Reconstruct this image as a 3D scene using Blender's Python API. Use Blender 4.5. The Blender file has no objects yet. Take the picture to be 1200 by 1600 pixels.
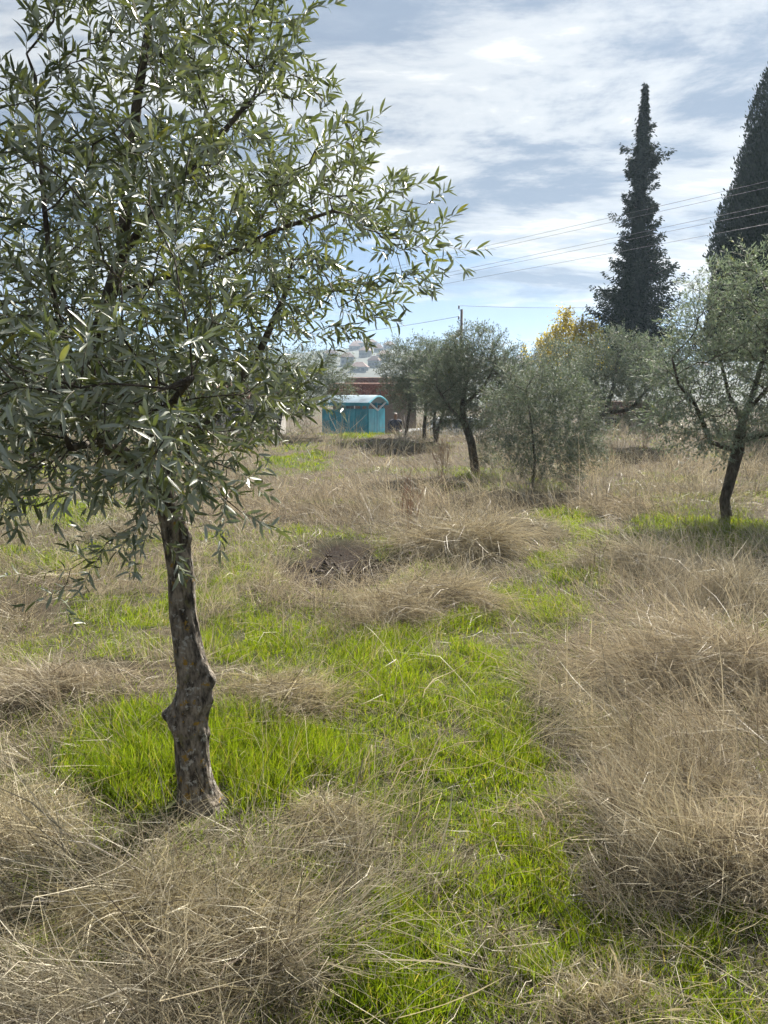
import bpy, bmesh, math, random
import numpy as np
from mathutils import Vector, Matrix

sc = bpy.context.scene
COL = sc.collection
rad = math.radians

# ------------------------------------------------------------------ camera
CAM_H = 1.6
PITCH = rad(8.77)
cam_d = bpy.data.cameras.new('camera'); cam = bpy.data.objects.new('camera', cam_d); COL.objects.link(cam)
cam.location = (0, 0, CAM_H); cam.rotation_euler = (math.pi / 2 - PITCH, 0, 0)
cam_d.sensor_fit = 'VERTICAL'; cam_d.sensor_height = 36.0; cam_d.lens = 27.0
cam_d.clip_start = 0.05; cam_d.clip_end = 6000
sc.camera = cam

# ------------------------------------------------------------------ light
SUN_EL, SUN_AZ = rad(41), rad(27)          # azimuth: to the right of straight ahead (+Y)
SUN_DIR = Vector((math.sin(SUN_AZ) * math.cos(SUN_EL), math.cos(SUN_AZ) * math.cos(SUN_EL), math.sin(SUN_EL)))
sd = bpy.data.lights.new('sun', 'SUN'); sun = bpy.data.objects.new('sun', sd); COL.objects.link(sun)
sd.energy = 5.0; sd.angle = rad(1.5); sd.color = (1.0, 0.94, 0.84)
sun.rotation_euler = SUN_DIR.to_track_quat('Z', 'Y').to_euler(); sun.location = (0, 0, 60)

def make_world():
    w = bpy.data.worlds.new('World'); sc.world = w; w.use_nodes = True
    nt = w.node_tree; N = nt.nodes; L = nt.links; N.clear()
    def node(t, **k):
        n = N.new(t)
        for a, b in k.items(): setattr(n, a, b)
        return n
    def math_(op, a, b=None, clamp=False):
        n = node('ShaderNodeMath', operation=op); n.use_clamp = clamp
        for i, v in enumerate((a, b)):
            if v is None: continue
            if isinstance(v, (int, float)): n.inputs[i].default_value = v
            else: L.new(v, n.inputs[i])
        return n.outputs[0]
    out = node('ShaderNodeOutputWorld'); bg = node('ShaderNodeBackground')
    sky = node('ShaderNodeTexSky', sky_type='NISHITA'); sky.sun_disc = False
    sky.sun_elevation = SUN_EL; sky.sun_rotation = SUN_AZ; sky.air_density = 1.0; sky.dust_density = 0.2; sky.ozone_density = 1.6
    tc = node('ShaderNodeTexCoord'); sep = node('ShaderNodeSeparateXYZ'); L.new(tc.outputs['Generated'], sep.inputs[0])
    lift = node('ShaderNodeCombineXYZ'); L.new(sep.outputs[0], lift.inputs[0]); L.new(sep.outputs[1], lift.inputs[1])
    L.new(math_('ADD', math_('MULTIPLY', math_('MAXIMUM', sep.outputs[2], 0.0), 0.9), 0.13), lift.inputs[2])
    nv = node('ShaderNodeVectorMath', operation='NORMALIZE'); L.new(lift.outputs[0], nv.inputs[0]); L.new(nv.outputs[0], sky.inputs['Vector'])
    z = math_('MAXIMUM', sep.outputs[2], 0.0)
    zz = math_('ADD', z, 0.11)
    px = math_('DIVIDE', sep.outputs[0], zz); py = math_('DIVIDE', sep.outputs[1], zz)
    cmb = node('ShaderNodeCombineXYZ'); L.new(px, cmb.inputs[0]); L.new(py, cmb.inputs[1])
    def noise(scale, detail, rough, loc, stretch=(1, 1, 1), dist=0.0, rot=0.0):
        mp = node('ShaderNodeMapping'); mp.inputs['Location'].default_value = loc; mp.inputs['Scale'].default_value = stretch
        mp.inputs['Rotation'].default_value = (0, 0, rot)
        L.new(cmb.outputs[0], mp.inputs['Vector'])
        n = node('ShaderNodeTexNoise'); n.inputs['Scale'].default_value = scale; n.inputs['Detail'].default_value = detail
        n.inputs['Roughness'].default_value = rough; n.inputs['Distortion'].default_value = dist
        L.new(mp.outputs[0], n.inputs['Vector']); return n.outputs['Fac']
    def ramp(f, pts):
        r = node('ShaderNodeValToRGB'); e = r.color_ramp.elements
        r.color_ramp.interpolation = 'EASE'
        e[0].position, e[0].color = pts[0][0], (*pts[0][1], 1); e[1].position, e[1].color = pts[-1][0], (*pts[-1][1], 1)
        for p, c in pts[1:-1]:
            q = e.new(p); q.color = (*c, 1)
        L.new(f, r.inputs[0]); return r.outputs[0]
    n1 = noise(0.50, 9, 0.58, (3.1, 1.7, 0), (0.85, 1.2, 1), 0.2, 0.30)
    n2 = noise(2.3, 9, 0.66, (11.0, 4.0, 2.0), (0.7, 1.6, 1), 0.35, 0.30)
    f = math_('ADD', math_('MULTIPLY', n1, 0.72), math_('MULTIPLY', n2, 0.28))
    # more cloud high up, thinner streaks low down (as a thin layer seen edge on)
    cov = math_('ADD', f, math_('MULTIPLY', math_('SUBTRACT', z, 0.19), 0.70))
    alpha = ramp(cov, [(0.44, (0, 0, 0)), (0.49, (.55, .55, .55)), (0.55, (1, 1, 1))])
    n4 = noise(1.25, 9, 0.62, (3.1, 1.7, 4.0), (0.8, 1.3, 1), 0.35, 0.30)
    th = math_('ADD', math_('ADD', math_('MULTIPLY', cov, 0.62), math_('MULTIPLY', n4, 0.72)), -0.145)
    ccol = ramp(th, [(0.45, (0.215, 0.222, 0.225)), (0.515, (0.275, 0.279, 0.277)), (0.55, (0.215, 0.226, 0.238)), (0.65, (0.092, 0.115, 0.153)), (0.76, (0.125, 0.146, 0.180)), (0.86, (0.20, 0.212, 0.228))])
    # forward scattering round the sun
    dot = node('ShaderNodeVectorMath', operation='DOT_PRODUCT'); L.new(tc.outputs['Generated'], dot.inputs[0]); dot.inputs[1].default_value = SUN_DIR
    glow = math_('POWER', math_('MAXIMUM', dot.outputs['Value'], 0.0), 7.0)
    gain = math_('ADD', math_('MULTIPLY', glow, 0.30), 0.88)
    cg = node('ShaderNodeVectorMath', operation='SCALE'); L.new(ccol, cg.inputs[0]); L.new(gain, cg.inputs['Scale'])
    ss = node('ShaderNodeVectorMath', operation='SCALE'); L.new(sky.outputs[0], ss.inputs[0]); ss.inputs['Scale'].default_value = 0.0285
    mix = node('ShaderNodeMix', data_type='RGBA'); L.new(alpha, mix.inputs[0]); L.new(ss.outputs[0], mix.inputs[6]); L.new(cg.outputs[0], mix.inputs[7])
    L.new(mix.outputs[2], bg.inputs['Color']); bg.inputs['Strength'].default_value = 1.0
    L.new(bg.outputs[0], out.inputs['Surface'])
make_world()
sc.world.cycles.sampling_method = 'MANUAL'; sc.world.cycles.sample_map_resolution = 256
vs = sc.view_settings
vs.view_transform = 'Standard'; vs.look = 'None'; vs.gamma = 1.0; vs.use_curve_mapping = False
vs.exposure = 1.78
sc.cycles.use_denoising = True; sc.cycles.denoising_prefilter = 'ACCURATE'
sc.cycles.max_bounces = 5; sc.cycles.transparent_max_bounces = 4; sc.cycles.diffuse_bounces = 3; sc.cycles.transmission_bounces = 3; sc.cycles.glossy_bounces = 2
sc.cycles.use_adaptive_sampling = True; sc.cycles.adaptive_threshold = 0.02
sc.cycles.volume_bounces = 0
sc.cycles.sample_clamp_indirect = 6.0

# ------------------------------------------------------------------ pixel helpers (photograph pixels 1200 x 1600)
cp, sp = math.cos(PITCH), math.sin(PITCH)
def ray(u, v):
    a, b = (u - 600) / 1200.0, (v - 800) / 1200.0
    return Vector((a, cp - b * sp, -sp - b * cp))
def at(u, v, Y):
    d = ray(u, v); t = Y / d.y
    return Vector((d.x * t, Y, CAM_H + d.z * t))
def ground(u, v, z=0.0):
    d = ray(u, v); t = (z - CAM_H) / d.z
    return Vector((d.x * t, d.y * t, z))
def project(x, y, z):
    zc = y * cp - (z - CAM_H) * sp; yc = y * sp + (z - CAM_H) * cp
    zc = np.where(zc < 0.05, 0.05, zc)
    return 600 + 1200 * x / zc, 800 - 1200 * yc / zc, zc

# ------------------------------------------------------------------ numpy noise
def _hash(ix, iy, s):
    h = (ix * 374761393 + iy * 668265263 + s * 974711) & 0xFFFFFFFF
    h = ((h ^ (h >> 13)) * 1274126177) & 0xFFFFFFFF
    return ((h ^ (h >> 16)) & 0xFFFFFF) / float(0xFFFFFF)
def vnoise(x, y, s=0):
    x = np.asarray(x, float); y = np.asarray(y, float)
    xi = np.floor(x).astype(np.int64); yi = np.floor(y).astype(np.int64); fx = x - xi; fy = y - yi
    fx = fx * fx * (3 - 2 * fx); fy = fy * fy * (3 - 2 * fy)
    a = _hash(xi, yi, s); b = _hash(xi + 1, yi, s); c = _hash(xi, yi + 1, s); d = _hash(xi + 1, yi + 1, s)
    return (a * (1 - fx) + b * fx) * (1 - fy) + (c * (1 - fx) + d * fx) * fy
def fbm(x, y, s=0, o=4):
    r = 0; a = 0.5; f = 1.0; n = 0
    for i in range(o):
        r = r + a * vnoise(x * f, y * f, s + i * 17); n += a; a *= .5; f *= 2.03
    return r / n
def smooth(a, b, x):
    t = np.clip((x - a) / (b - a), 0, 1); return t * t * (3 - 2 * t)
def norm(v):
    return v / np.maximum(np.linalg.norm(v, axis=-1, keepdims=True), 1e-9)

# ------------------------------------------------------------------ materials
def mat(name):
    m = bpy.data.materials.new(name); m.use_nodes = True
    nt = m.node_tree; b = nt.nodes['Principled BSDF']; return m, nt, b
def simple(name, col, rough=0.6, metal=0.0, var=0.12, scale=6.0, bump=0.0):
    m, nt, b = mat(name); b.inputs['Roughness'].default_value = rough; b.inputs['Metallic'].default_value = metal
    n = nt.nodes.new('ShaderNodeTexNoise'); n.inputs['Scale'].default_value = scale; n.inputs['Detail'].default_value = 6
    tc = nt.nodes.new('ShaderNodeTexCoord'); nt.links.new(tc.outputs['Object'], n.inputs['Vector'])
    r = nt.nodes.new('ShaderNodeValToRGB')
    r.color_ramp.elements[0].position = .3; r.color_ramp.elements[1].position = .7
    r.color_ramp.elements[0].color = (*[c * (1 - var) for c in col], 1); r.color_ramp.elements[1].color = (*[min(1, c * (1 + var)) for c in col], 1)
    nt.links.new(n.outputs['Fac'], r.inputs[0]); nt.links.new(r.outputs[0], b.inputs['Base Color'])
    if bump:
        bm_ = nt.nodes.new('ShaderNodeBump'); bm_.inputs['Strength'].default_value = bump; bm_.inputs['Distance'].default_value = 0.02
        nt.links.new(n.outputs['Fac'], bm_.inputs['Height']); nt.links.new(bm_.outputs[0], b.inputs['Normal'])
    return m
def leafy(name, rough=0.5, trans=0.4, spec=0.35, under=None, tint=(1, 1, 1)):
    """colour comes from the 'Col' attribute (one colour per blade or leaf); under = colour of a leaf's underside"""
    m, nt, b = mat(name); L = nt.links; N = nt.nodes
    at_ = N.new('ShaderNodeAttribute'); at_.attribute_name = 'Col'
    c = at_.outputs['Color']
    b.inputs['Roughness'].default_value = rough; b.inputs['Specular IOR Level'].default_value = spec
    top = c
    if under:
        g = N.new('ShaderNodeNewGeometry'); mx = N.new('ShaderNodeMix'); mx.data_type = 'RGBA'
        L.new(g.outputs['Backfacing'], mx.inputs[0]); L.new(c, mx.inputs[6]); mx.inputs[7].default_value = (*under, 1); top = mx.outputs[2]
    L.new(top, b.inputs['Base Color'])
    tr = N.new('ShaderNodeBsdfTranslucent')
    mt = N.new('ShaderNodeMix'); mt.data_type = 'RGBA'; mt.blend_type = 'MULTIPLY'; mt.inputs[0].default_value = 1.0
    L.new(c, mt.inputs[6]); mt.inputs[7].default_value = (*tint, 1); L.new(mt.outputs[2], tr.inputs['Color'])
    ms = N.new('ShaderNodeMixShader'); ms.inputs[0].default_value = trans
    L.new(b.outputs[0], ms.inputs[1]); L.new(tr.outputs[0], ms.inputs[2]); L.new(ms.outputs[0], N['Material Output'].inputs['Surface'])
    return m
def bark(name, dark, light, scale=9.0, lichen=True):
    m, nt, b = mat(name); L = nt.links; N = nt.nodes
    b.inputs['Roughness'].default_value = 0.85; b.inputs['Specular IOR Level'].default_value = 0.25
    tc = N.new('ShaderNodeTexCoord'); mp = N.new('ShaderNodeMapping'); mp.inputs['Scale'].default_value = (1, 1, 0.38); L.new(tc.outputs['Object'], mp.inputs[0])
    n = N.new('ShaderNodeTexNoise'); n.inputs['Scale'].default_value = scale * 4.5; n.inputs['Detail'].default_value = 10; n.inputs['Roughness'].default_value = .68; L.new(mp.outputs[0], n.inputs[0])
    r = N.new('ShaderNodeValToRGB'); e = r.color_ramp.elements; e[0].position = .40; e[1].position = .62
    e[0].color = (*dark, 1); e[1].color = (*light, 1); L.new(n.outputs['Fac'], r.inputs[0])
    col = r.outputs[0]
    v = N.new('ShaderNodeTexVoronoi'); v.feature = 'DISTANCE_TO_EDGE'; v.inputs['Scale'].default_value = scale * 5; L.new(mp.outputs[0], v.inputs['Vector'])
    if lichen:
        def patch(sc_, lo, hi, c, w, prev):
            q = N.new('ShaderNodeTexNoise'); q.inputs['Scale'].default_value = sc_; q.inputs['Detail'].default_value = 8; q.inputs['Roughness'].default_value = .7
            mq = N.new('ShaderNodeMapping'); mq.inputs['Location'].default_value = (w, w * 2, w * .5); L.new(tc.outputs['Object'], mq.inputs[0]); L.new(mq.outputs[0], q.inputs[0])
            rr = N.new('ShaderNodeValToRGB'); rr.color_ramp.elements[0].position = lo; rr.color_ramp.elements[1].position = hi; L.new(q.outputs['Fac'], rr.inputs[0])
            mx = N.new('ShaderNodeMix'); mx.data_type = 'RGBA'; L.new(rr.outputs[0], mx.inputs[0]); L.new(prev, mx.inputs[6]); mx.inputs[7].default_value = (*c, 1); return mx.outputs[2]
        col = patch(scale * 3.6, .57, .61, (0.34, 0.33, 0.30), 3.3, col)
        col = patch(scale * 2.4, .585, .62, (0.27, 0.165, 0.03), 8.1, col)
        col = patch(scale * 1.1, .60, .70, (0.16, 0.15, 0.06), 12.4, col)
    L.new(col, b.inputs['Base Color'])
    ad = N.new('ShaderNodeMath'); ad.operation = 'ADD'; L.new(n.outputs['Fac'], ad.inputs[0])
    mv = N.new('ShaderNodeMath'); mv.operation = 'MULTIPLY'; mv.inputs[1].default_value = .8; L.new(v.outputs['Distance'], mv.inputs[0]); L.new(mv.outputs[0], ad.inputs[1])
    bp = N.new('ShaderNodeBump'); bp.inputs['Strength'].default_value = 1.0; bp.inputs['Distance'].default_value = .022
    L.new(ad.outputs[0], bp.inputs['Height']); L.new(bp.outputs[0], b.inputs['Normal'])
    return m

M = {}
M['green'] = leafy('green_grass', 0.45, 0.52, 0.35, tint=(1.35, 1.25, 0.6))
M['dry'] = leafy('dry_grass', 0.5, 0.26, 0.4, tint=(1.0, .95, .85))
M['olive'] = leafy('olive_leaf', 0.42, 0.16, 0.38, under=(0.29, 0.31, 0.25), tint=(1.9, 2.0, 0.8))
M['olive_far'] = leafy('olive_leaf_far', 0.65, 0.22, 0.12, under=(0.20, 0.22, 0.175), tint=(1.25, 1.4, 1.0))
M['yellow'] = leafy('yellow_leaf', 0.5, 0.5, 0.3)
M['needle'] = leafy('conifer_foliage', 0.85, 0.10, 0.08)
M['bark'] = bark('olive_bark', (0.034, 0.028, 0.023), (0.27, 0.23, 0.185))
M['bark_far'] = bark('olive_bark_dark', (0.035, 0.028, 0.022), (0.12, 0.10, 0.08), 6, False)
M['twig'] = simple('olive_twig', (0.17, 0.155, 0.11), .7)
M['scar'] = simple('cut_wood', (0.055, 0.04, 0.03), .9, var=.5, scale=60, bump=.6)
M['weed'] = simple('weed_stalk', (0.26, 0.15, 0.09), .8)
M['weed_dark'] = simple('weed_stalk_dark', (0.085, 0.06, 0.045), .8)

# ------------------------------------------------------------------ mesh helpers
def link(name, me, m=None, parent=None):
    o = bpy.data.objects.new(name, me); COL.objects.link(o)
    if m is not None: me.materials.append(m)
    if parent is not None:
        o.parent = parent; o.matrix_parent_inverse = Matrix.Identity(4)
    return o
def tag(o, label=None, cat=None, group=None, kind=None):
    if label: o['label'] = label
    if cat: o['category'] = cat
    if group: o['group'] = group
    if kind: o['kind'] = kind
    return o
def empty(name, loc=(0, 0, 0), rz=0):
    o = bpy.data.objects.new(name, None); COL.objects.link(o); o.location = loc; o.rotation_euler = (0, 0, rz); o.empty_display_size = .2
    return o
def npmesh(name, V, F, col=None, smooth_=False):
    """V (n,3), F (m,k) all faces with k corners"""
    V = np.ascontiguousarray(V, np.float32); F = np.ascontiguousarray(F, np.int32); m, k = F.shape
    me = bpy.data.meshes.new(name); me.vertices.add(len(V)); me.vertices.foreach_set('co', V.ravel())
    me.loops.add(m * k); me.loops.foreach_set('vertex_index', F.ravel())
    me.polygons.add(m); me.polygons.foreach_set('loop_start', np.arange(0, m * k, k, dtype=np.int32))
    if smooth_: me.polygons.foreach_set('use_smooth', np.ones(m, bool))
    if col is not None:
        a = me.attributes.new('Col', 'FLOAT_COLOR', 'POINT')
        a.data.foreach_set('color', np.concatenate([col, np.ones((len(col), 1))], 1).astype(np.float32).ravel())
    me.update(calc_edges=True)
    return me
class MB:
    def __init__(s): s.v = []; s.f = []
    def add(s, V, F):
        o = len(s.v); s.v += [tuple(p) for p in V]; s.f += [tuple(i + o for i in q) for q in F]; return s
    def box(s, lo, hi, mtx=None):
        x0, y0, z0 = lo; x1, y1, z1 = hi
        V = [Vector(p) for p in ((x0, y0, z0), (x1, y0, z0), (x1, y1, z0), (x0, y1, z0), (x0, y0, z1), (x1, y0, z1), (x1, y1, z1), (x0, y1, z1))]
        if mtx: V = [mtx @ p for p in V]
        return s.add(V, [(0, 3, 2, 1), (4, 5, 6, 7), (0, 1, 5, 4), (1, 2, 6, 5), (2, 3, 7, 6), (3, 0, 4, 7)])
    def tube(s, pts, rs, n=6, cap=True):
        pts = [Vector(p) for p in pts]; o = len(s.v); up = None
        for i, p in enumerate(pts):
            t = (pts[min(i + 1, len(pts) - 1)] - pts[max(i - 1, 0)]).normalized()
            if up is None: up = Vector((1, 0, 0)) if abs(t.x) < .8 else Vector((0, 1, 0))
            a = (up - t * up.dot(t)).normalized(); b = t.cross(a); up = a
            for k in range(n):
                g = 2 * math.pi * k / n; s.v.append(tuple(p + (a * math.cos(g) + b * math.sin(g)) * rs[i]))
        for i in range(len(pts) - 1):
            for k in range(n):
                s.f.append((o + i * n + k, o + i * n + (k + 1) % n, o + (i + 1) * n + (k + 1) % n, o + (i + 1) * n + k))
        if cap:
            s.f.append(tuple(o + k for k in reversed(range(n)))); q = o + (len(pts) - 1) * n; s.f.append(tuple(q + k for k in range(n)))
        return s
    def mesh(s, name, sm=False):
        me = bpy.data.meshes.new(name); me.from_pydata(s.v, [], s.f); me.update()
        if sm: me.polygons.foreach_set('use_smooth', np.ones(len(me.polygons), bool))
        return me
    def build(s, name, m, parent=None, sm=False): return link(name, s.mesh(name, sm), m, parent)

def ribbons(P, W, side):
    """P (n,S,3) centre lines, W (n,S) widths, side (n,3)"""
    n, S, _ = P.shape
    off = side[:, None, :] * (W[:, :, None] * .5)
    V = np.empty((n, S, 2, 3)); V[:, :, 0] = P - off; V[:, :, 1] = P + off
    idx = np.arange(n * S * 2).reshape(n, S, 2)
    F = np.stack([idx[:, :-1, 0], idx[:, :-1, 1], idx[:, 1:, 1], idx[:, 1:, 0]], -1).reshape(-1, 4)
    return V.reshape(-1, 3), F

# ------------------------------------------------------------------ the field: painted plan of the ground (green / dry / soil), sampled in world x, y
def blob(u, v, lst):
    r = np.zeros_like(u)
    for (cu, cv, ru, rv, w) in lst:
        d = ((u - cu) / ru) ** 2 + ((v - cv) / rv) ** 2
        r = np.maximum(r, w * (1 - smooth(.45, 1.25, d)))
    return r
GREEN = [(290, 1190, 220, 95, 1.1), (640, 1120, 230, 150, 1.1), (750, 1290, 190, 150, 1.15), (560, 1060, 90, 60, .8), (700, 1480, 230, 160, 1.0), (470, 1400, 150, 90, .6), (480, 1030, 120, 60, .8), (430, 1560, 200, 60, .4), (200, 1440, 200, 60, .25),
         (590, 1330, 80, 120, .6), (1020, 1450, 190, 50, .5), (1150, 1560, 110, 60, .4), (760, 990, 120, 40, .8), (840, 945, 90, 42, .95), (890, 900, 70, 30, .8), (930, 855, 70, 26, .9),
         (880, 815, 60, 18, .7), (1110, 838, 150, 34, 1.1), (1170, 930, 80, 40, .6), (600, 1010, 90, 35, .7), (380, 1000, 90, 50, .75), (250, 950, 180, 30, .6),
         (330, 900, 90, 26, .7), (60, 880, 120, 25, .6), (90, 800, 130, 22, .8), (180, 850, 100, 18, .5), (560, 692, 45, 10, 1.0), (470, 722, 60, 10, .7), (720, 985, 60, 26, .8),
         (740, 752, 40, 8, .7), (820, 765, 60, 8, .5), (140, 1010, 160, 30, .4), (520, 855, 45, 10, .5), (1060, 745, 50, 8, .4)]
SOIL = [(520, 884, 92, 42, 1.2), (590, 880, 45, 18, .7), (40, 945, 70, 22, .5), (150, 1050, 90, 22, .5)]
DRY = [(1060, 1120, 270, 130, 1), (1080, 970, 190, 55, .8), (1110, 1340, 150, 110, .8), (240, 1480, 350, 140, .8), (50, 1290, 120, 70, .7), (80, 1080, 200, 45, .8), (430, 1120, 110, 40, .6),
       (700, 965, 130, 34, .8), (990, 1600, 150, 60, .6), (740, 870, 130, 26, .9), (1000, 900, 160, 30, .8), (200, 920, 240, 18, .5), (500, 1300, 90, 40, .5), (870, 1050, 80, 50, .6)]
def dry_mask(x, y):
    u, v, zc = project(x, y, np.zeros_like(x)); wob = 90 * (fbm(x * 1.7, y * 1.7, 25) - .5); wov = 60 * (fbm(x * 1.7, y * 1.7, 29) - .5)
    return np.where((u > -300) & (u < 1500) & (y > 1.0), blob(u + wob, v + wov, DRY), 0)
def masks(x, y):
    u, v, zc = project(x, y, np.zeros_like(x))
    wob = 60 * (fbm(x * 1.3, y * 1.3, 5) - .5); wov = 36 * (fbm(x * 1.3, y * 1.3, 9) - .5)
    inside = (u > -250) & (u < 1450) & (y > 1.2)
    g = blob(u + wob, v + wov, GREEN); s = blob(u + wob * 1.5, v + wov * .9, SOIL)
    nb = fbm(x * .7 + 9, y * .7, 31)
    g0 = smooth(.5, .66, nb) * .45
    g = np.where(inside, np.maximum(g, np.where(y > 9.5, g0 * .8, np.where(y > 4.5, .10, .20) + g0 * .75)), g0 + .2)
    n2 = fbm(x * 3.1, y * 3.1, 55)
    g = np.clip(g * (0.45 + 1.1 * smooth(.3, .6, n2)), 0, 1.1)
    s = np.where(inside, s, 0)
    return g, s
# tussocks: u, v (base, px), half width (px), half depth (m), height (m), lean azimuth (deg, 0 = right, 90 = away), lean amount, stalks, tone, label
TUSS = [
 (668, 955, 105, .30, .25, -12, .80, 4600, 0, 'dry grass tussock combed to the right beside the bare soil'),
 (722, 866, 105, .45, .32, -8, .85, 4200, 0, 'tall dry tussock sweeping right behind the bare soil patch'),
 (985, 900, 105, .45, .22, 200, .6, 3600, 1, 'grey matted tussock in front of the twin stemmed olive tree'),
 (1150, 945, 85, .40, .22, 150, .5, 2800, 1, 'greyish tussock at the right edge below the twin stemmed olive'),
 (1075, 1300, 205, .40, .22, 110, .25, 9500, 2, 'tall upright pinkish dry grass clump beside the bright green path'),
 (1100, 1070, 205, .75, .25, 200, .75, 10000, 2, 'broad dry grass swath lying to the left, behind the tall clump'),
 (430, 1105, 95, .22, .15, 20, .75, 2600, 3, 'rounded straw coloured tussock just right of the lichened trunk'),
 (90, 1095, 160, .16, .14, 160, .5, 3000, 2, 'low dry tussock at the left edge, level with the trunk knob'),
 (215, 1490, 260, .27, .14, 10, .8, 7500, 3, 'wide matted straw mound filling the lower left foreground'),
 (0, 1330, 90, .25, .18, 30, .5, 1800, 3, 'tall loose straw clump at the left edge near the trunk'),
 (985, 1600, 110, .11, .10, 80, .35, 1900, 3, 'pale short straw clump at the lower right foreground'),
 (805, 842, 75, .40, .22, -20, .6, 2200, 1, 'small grey tussock leaning right under the bushy olive shrub'),
 (500, 1290, 65, .14, .11, 30, .7, 900, 3, 'narrow upright straw tuft right of the trunk base'),
 (960, 805, 75, .60, .24, 170, .4, 2300, 2, 'brownish tussock between the bushy shrub and the twin stemmed olive'),
 (180, 845, 80, .40, .16, 10, .6, 1800, 1, 'dark matted tussock left of the trunk in the middle distance'),
]
TG = []
for t in TUSS:
    c = ground(t[0], t[1]); zc = c.y * cp + CAM_H * sp
    TG.append((c.x, c.y, t[2] / 1200 * zc, t[3], t[4], rad(t[5]), t[6]))
def height(x, y):
    x = np.asarray(x, float); y = np.asarray(y, float)
    near = np.exp(-(np.maximum(np.hypot(x, y) - 20, 0) / 25.0) ** 2)
    h = near * (.14 * (fbm(x * .45, y * .45, 2) - .5) + .05 * (fbm(x * 2.2, y * 2.2, 3) - .5) + .02 * (fbm(x * 9, y * 9, 4) - .5))
    for (cx, cy, rx, ry, hh, az, ln) in TG:
        d = ((x - cx) / (rx * 1.05)) ** 2 + ((y - cy) / (ry * 1.2)) ** 2
        h = h + hh * .30 * np.exp(-d * 1.3) * (.35 + 1.3 * fbm(x * 4.2 + cx, y * 4.2, 47, 2))
    u, v, zc = project(x, y, np.zeros_like(x))
    s = np.where((y > 3), blob(u, v, SOIL[:2]), 0)
    h = h - .10 * s + s * .20 * (fbm(x * 5, y * 5, 77) - .5) + s * .12 * (fbm(x * 19, y * 19, 78) - .5)
    h = h + .28 * smooth(15, 24, y) * (1 - smooth(40, 80, y))
    # the lane behind the field lies lower
    h = h - 1.08 * smooth(25.2, 27.4, y + .3 * np.sin(x * .4))
    tb = ground(310, 1258); h = h * (1 - .9 * np.exp(-((x - tb.x) ** 2 + (y - tb.y) ** 2) / .08))
    return h

def make_ground():
    t = np.arange(-6.8, 6.801, .05); gx = 1.5 * np.sinh(t)
    gy = 4.0 + 1.5 * np.sinh(t)
    X, Y = np.meshgrid(gx, gy); x = X.ravel(); y = Y.ravel()
    z = height(x, y)
    n = len(gx); i = np.arange(n * n).reshape(n, n)
    F = np.stack([i[:-1, :-1], i[:-1, 1:], i[1:, 1:], i[1:, :-1]], -1).reshape(-1, 4)
    g, s = masks(x, y)
    lane = smooth(26.4, 27.6, y + .3 * np.sin(x * .4)) * (1 - smooth(33, 36, y))
    me = npmesh('field', np.stack([x, y, z], 1), F, np.stack([np.clip(g, 0, 1), s, lane], 1), True)
    m, nt, b = mat('field_ground'); N = nt.nodes; L = nt.links
    b.inputs['Roughness'].default_value = .95; b.inputs['Specular IOR Level'].default_value = .1
    a = N.new('ShaderNodeAttribute'); a.attribute_name = 'Col'; sep = N.new('ShaderNodeSeparateColor'); L.new(a.outputs['Color'], sep.inputs[0])
    tc = N.new('ShaderNodeTexCoord')
    def nz(scale, det=8):
        q = N.new('ShaderNodeTexNoise'); q.inputs['Scale'].default_value = scale; q.inputs['Detail'].default_value = det; q.inputs['Roughness'].default_value = .65; L.new(tc.outputs['Object'], q.inputs[0]); return q.outputs['Fac']
    def rmp(f, c0, c1, p0=.35, p1=.65):
        r = N.new('ShaderNodeValToRGB'); r.color_ramp.elements[0].position = p0; r.color_ramp.elements[1].position = p1
        r.color_ramp.elements[0].color = (*c0, 1); r.color_ramp.elements[1].color = (*c1, 1); L.new(f, r.inputs[0]); return r.outputs[0]
    def mx(f, a_, b_):
        q = N.new('ShaderNodeMix'); q.data_type = 'RGBA'; L.new(f, q.inputs[0]); L.new(a_, q.inputs[6]); L.new(b_, q.inputs[7]); return q.outputs[2]
    straw = rmp(nz(14), (0.042, 0.032, 0.022), (0.11, 0.088, 0.06)); moss = rmp(nz(30), (0.035, 0.045, 0.016), (0.08, 0.095, 0.03))
    soil = rmp(nz(22), (0.010, 0.007, 0.005), (0.030, 0.020, 0.014)); lanec = rmp(nz(3), (.20, .18, .15), (.30, .27, .23))
    c = mx(sep.outputs[0], straw, moss); c = mx(sep.outputs[1], c, soil); c = mx(sep.outputs[2], c, lanec)
    L.new(c, b.inputs['Base Color'])
    bp = N.new('ShaderNodeBump'); bp.inputs['Strength'].default_value = .8; bp.inputs['Distance'].default_value = .03; L.new(nz(40), bp.inputs['Height']); L.new(bp.outputs[0], b.inputs['Normal'])
    tag(link('ground', me, m), kind='structure')
make_ground()

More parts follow.
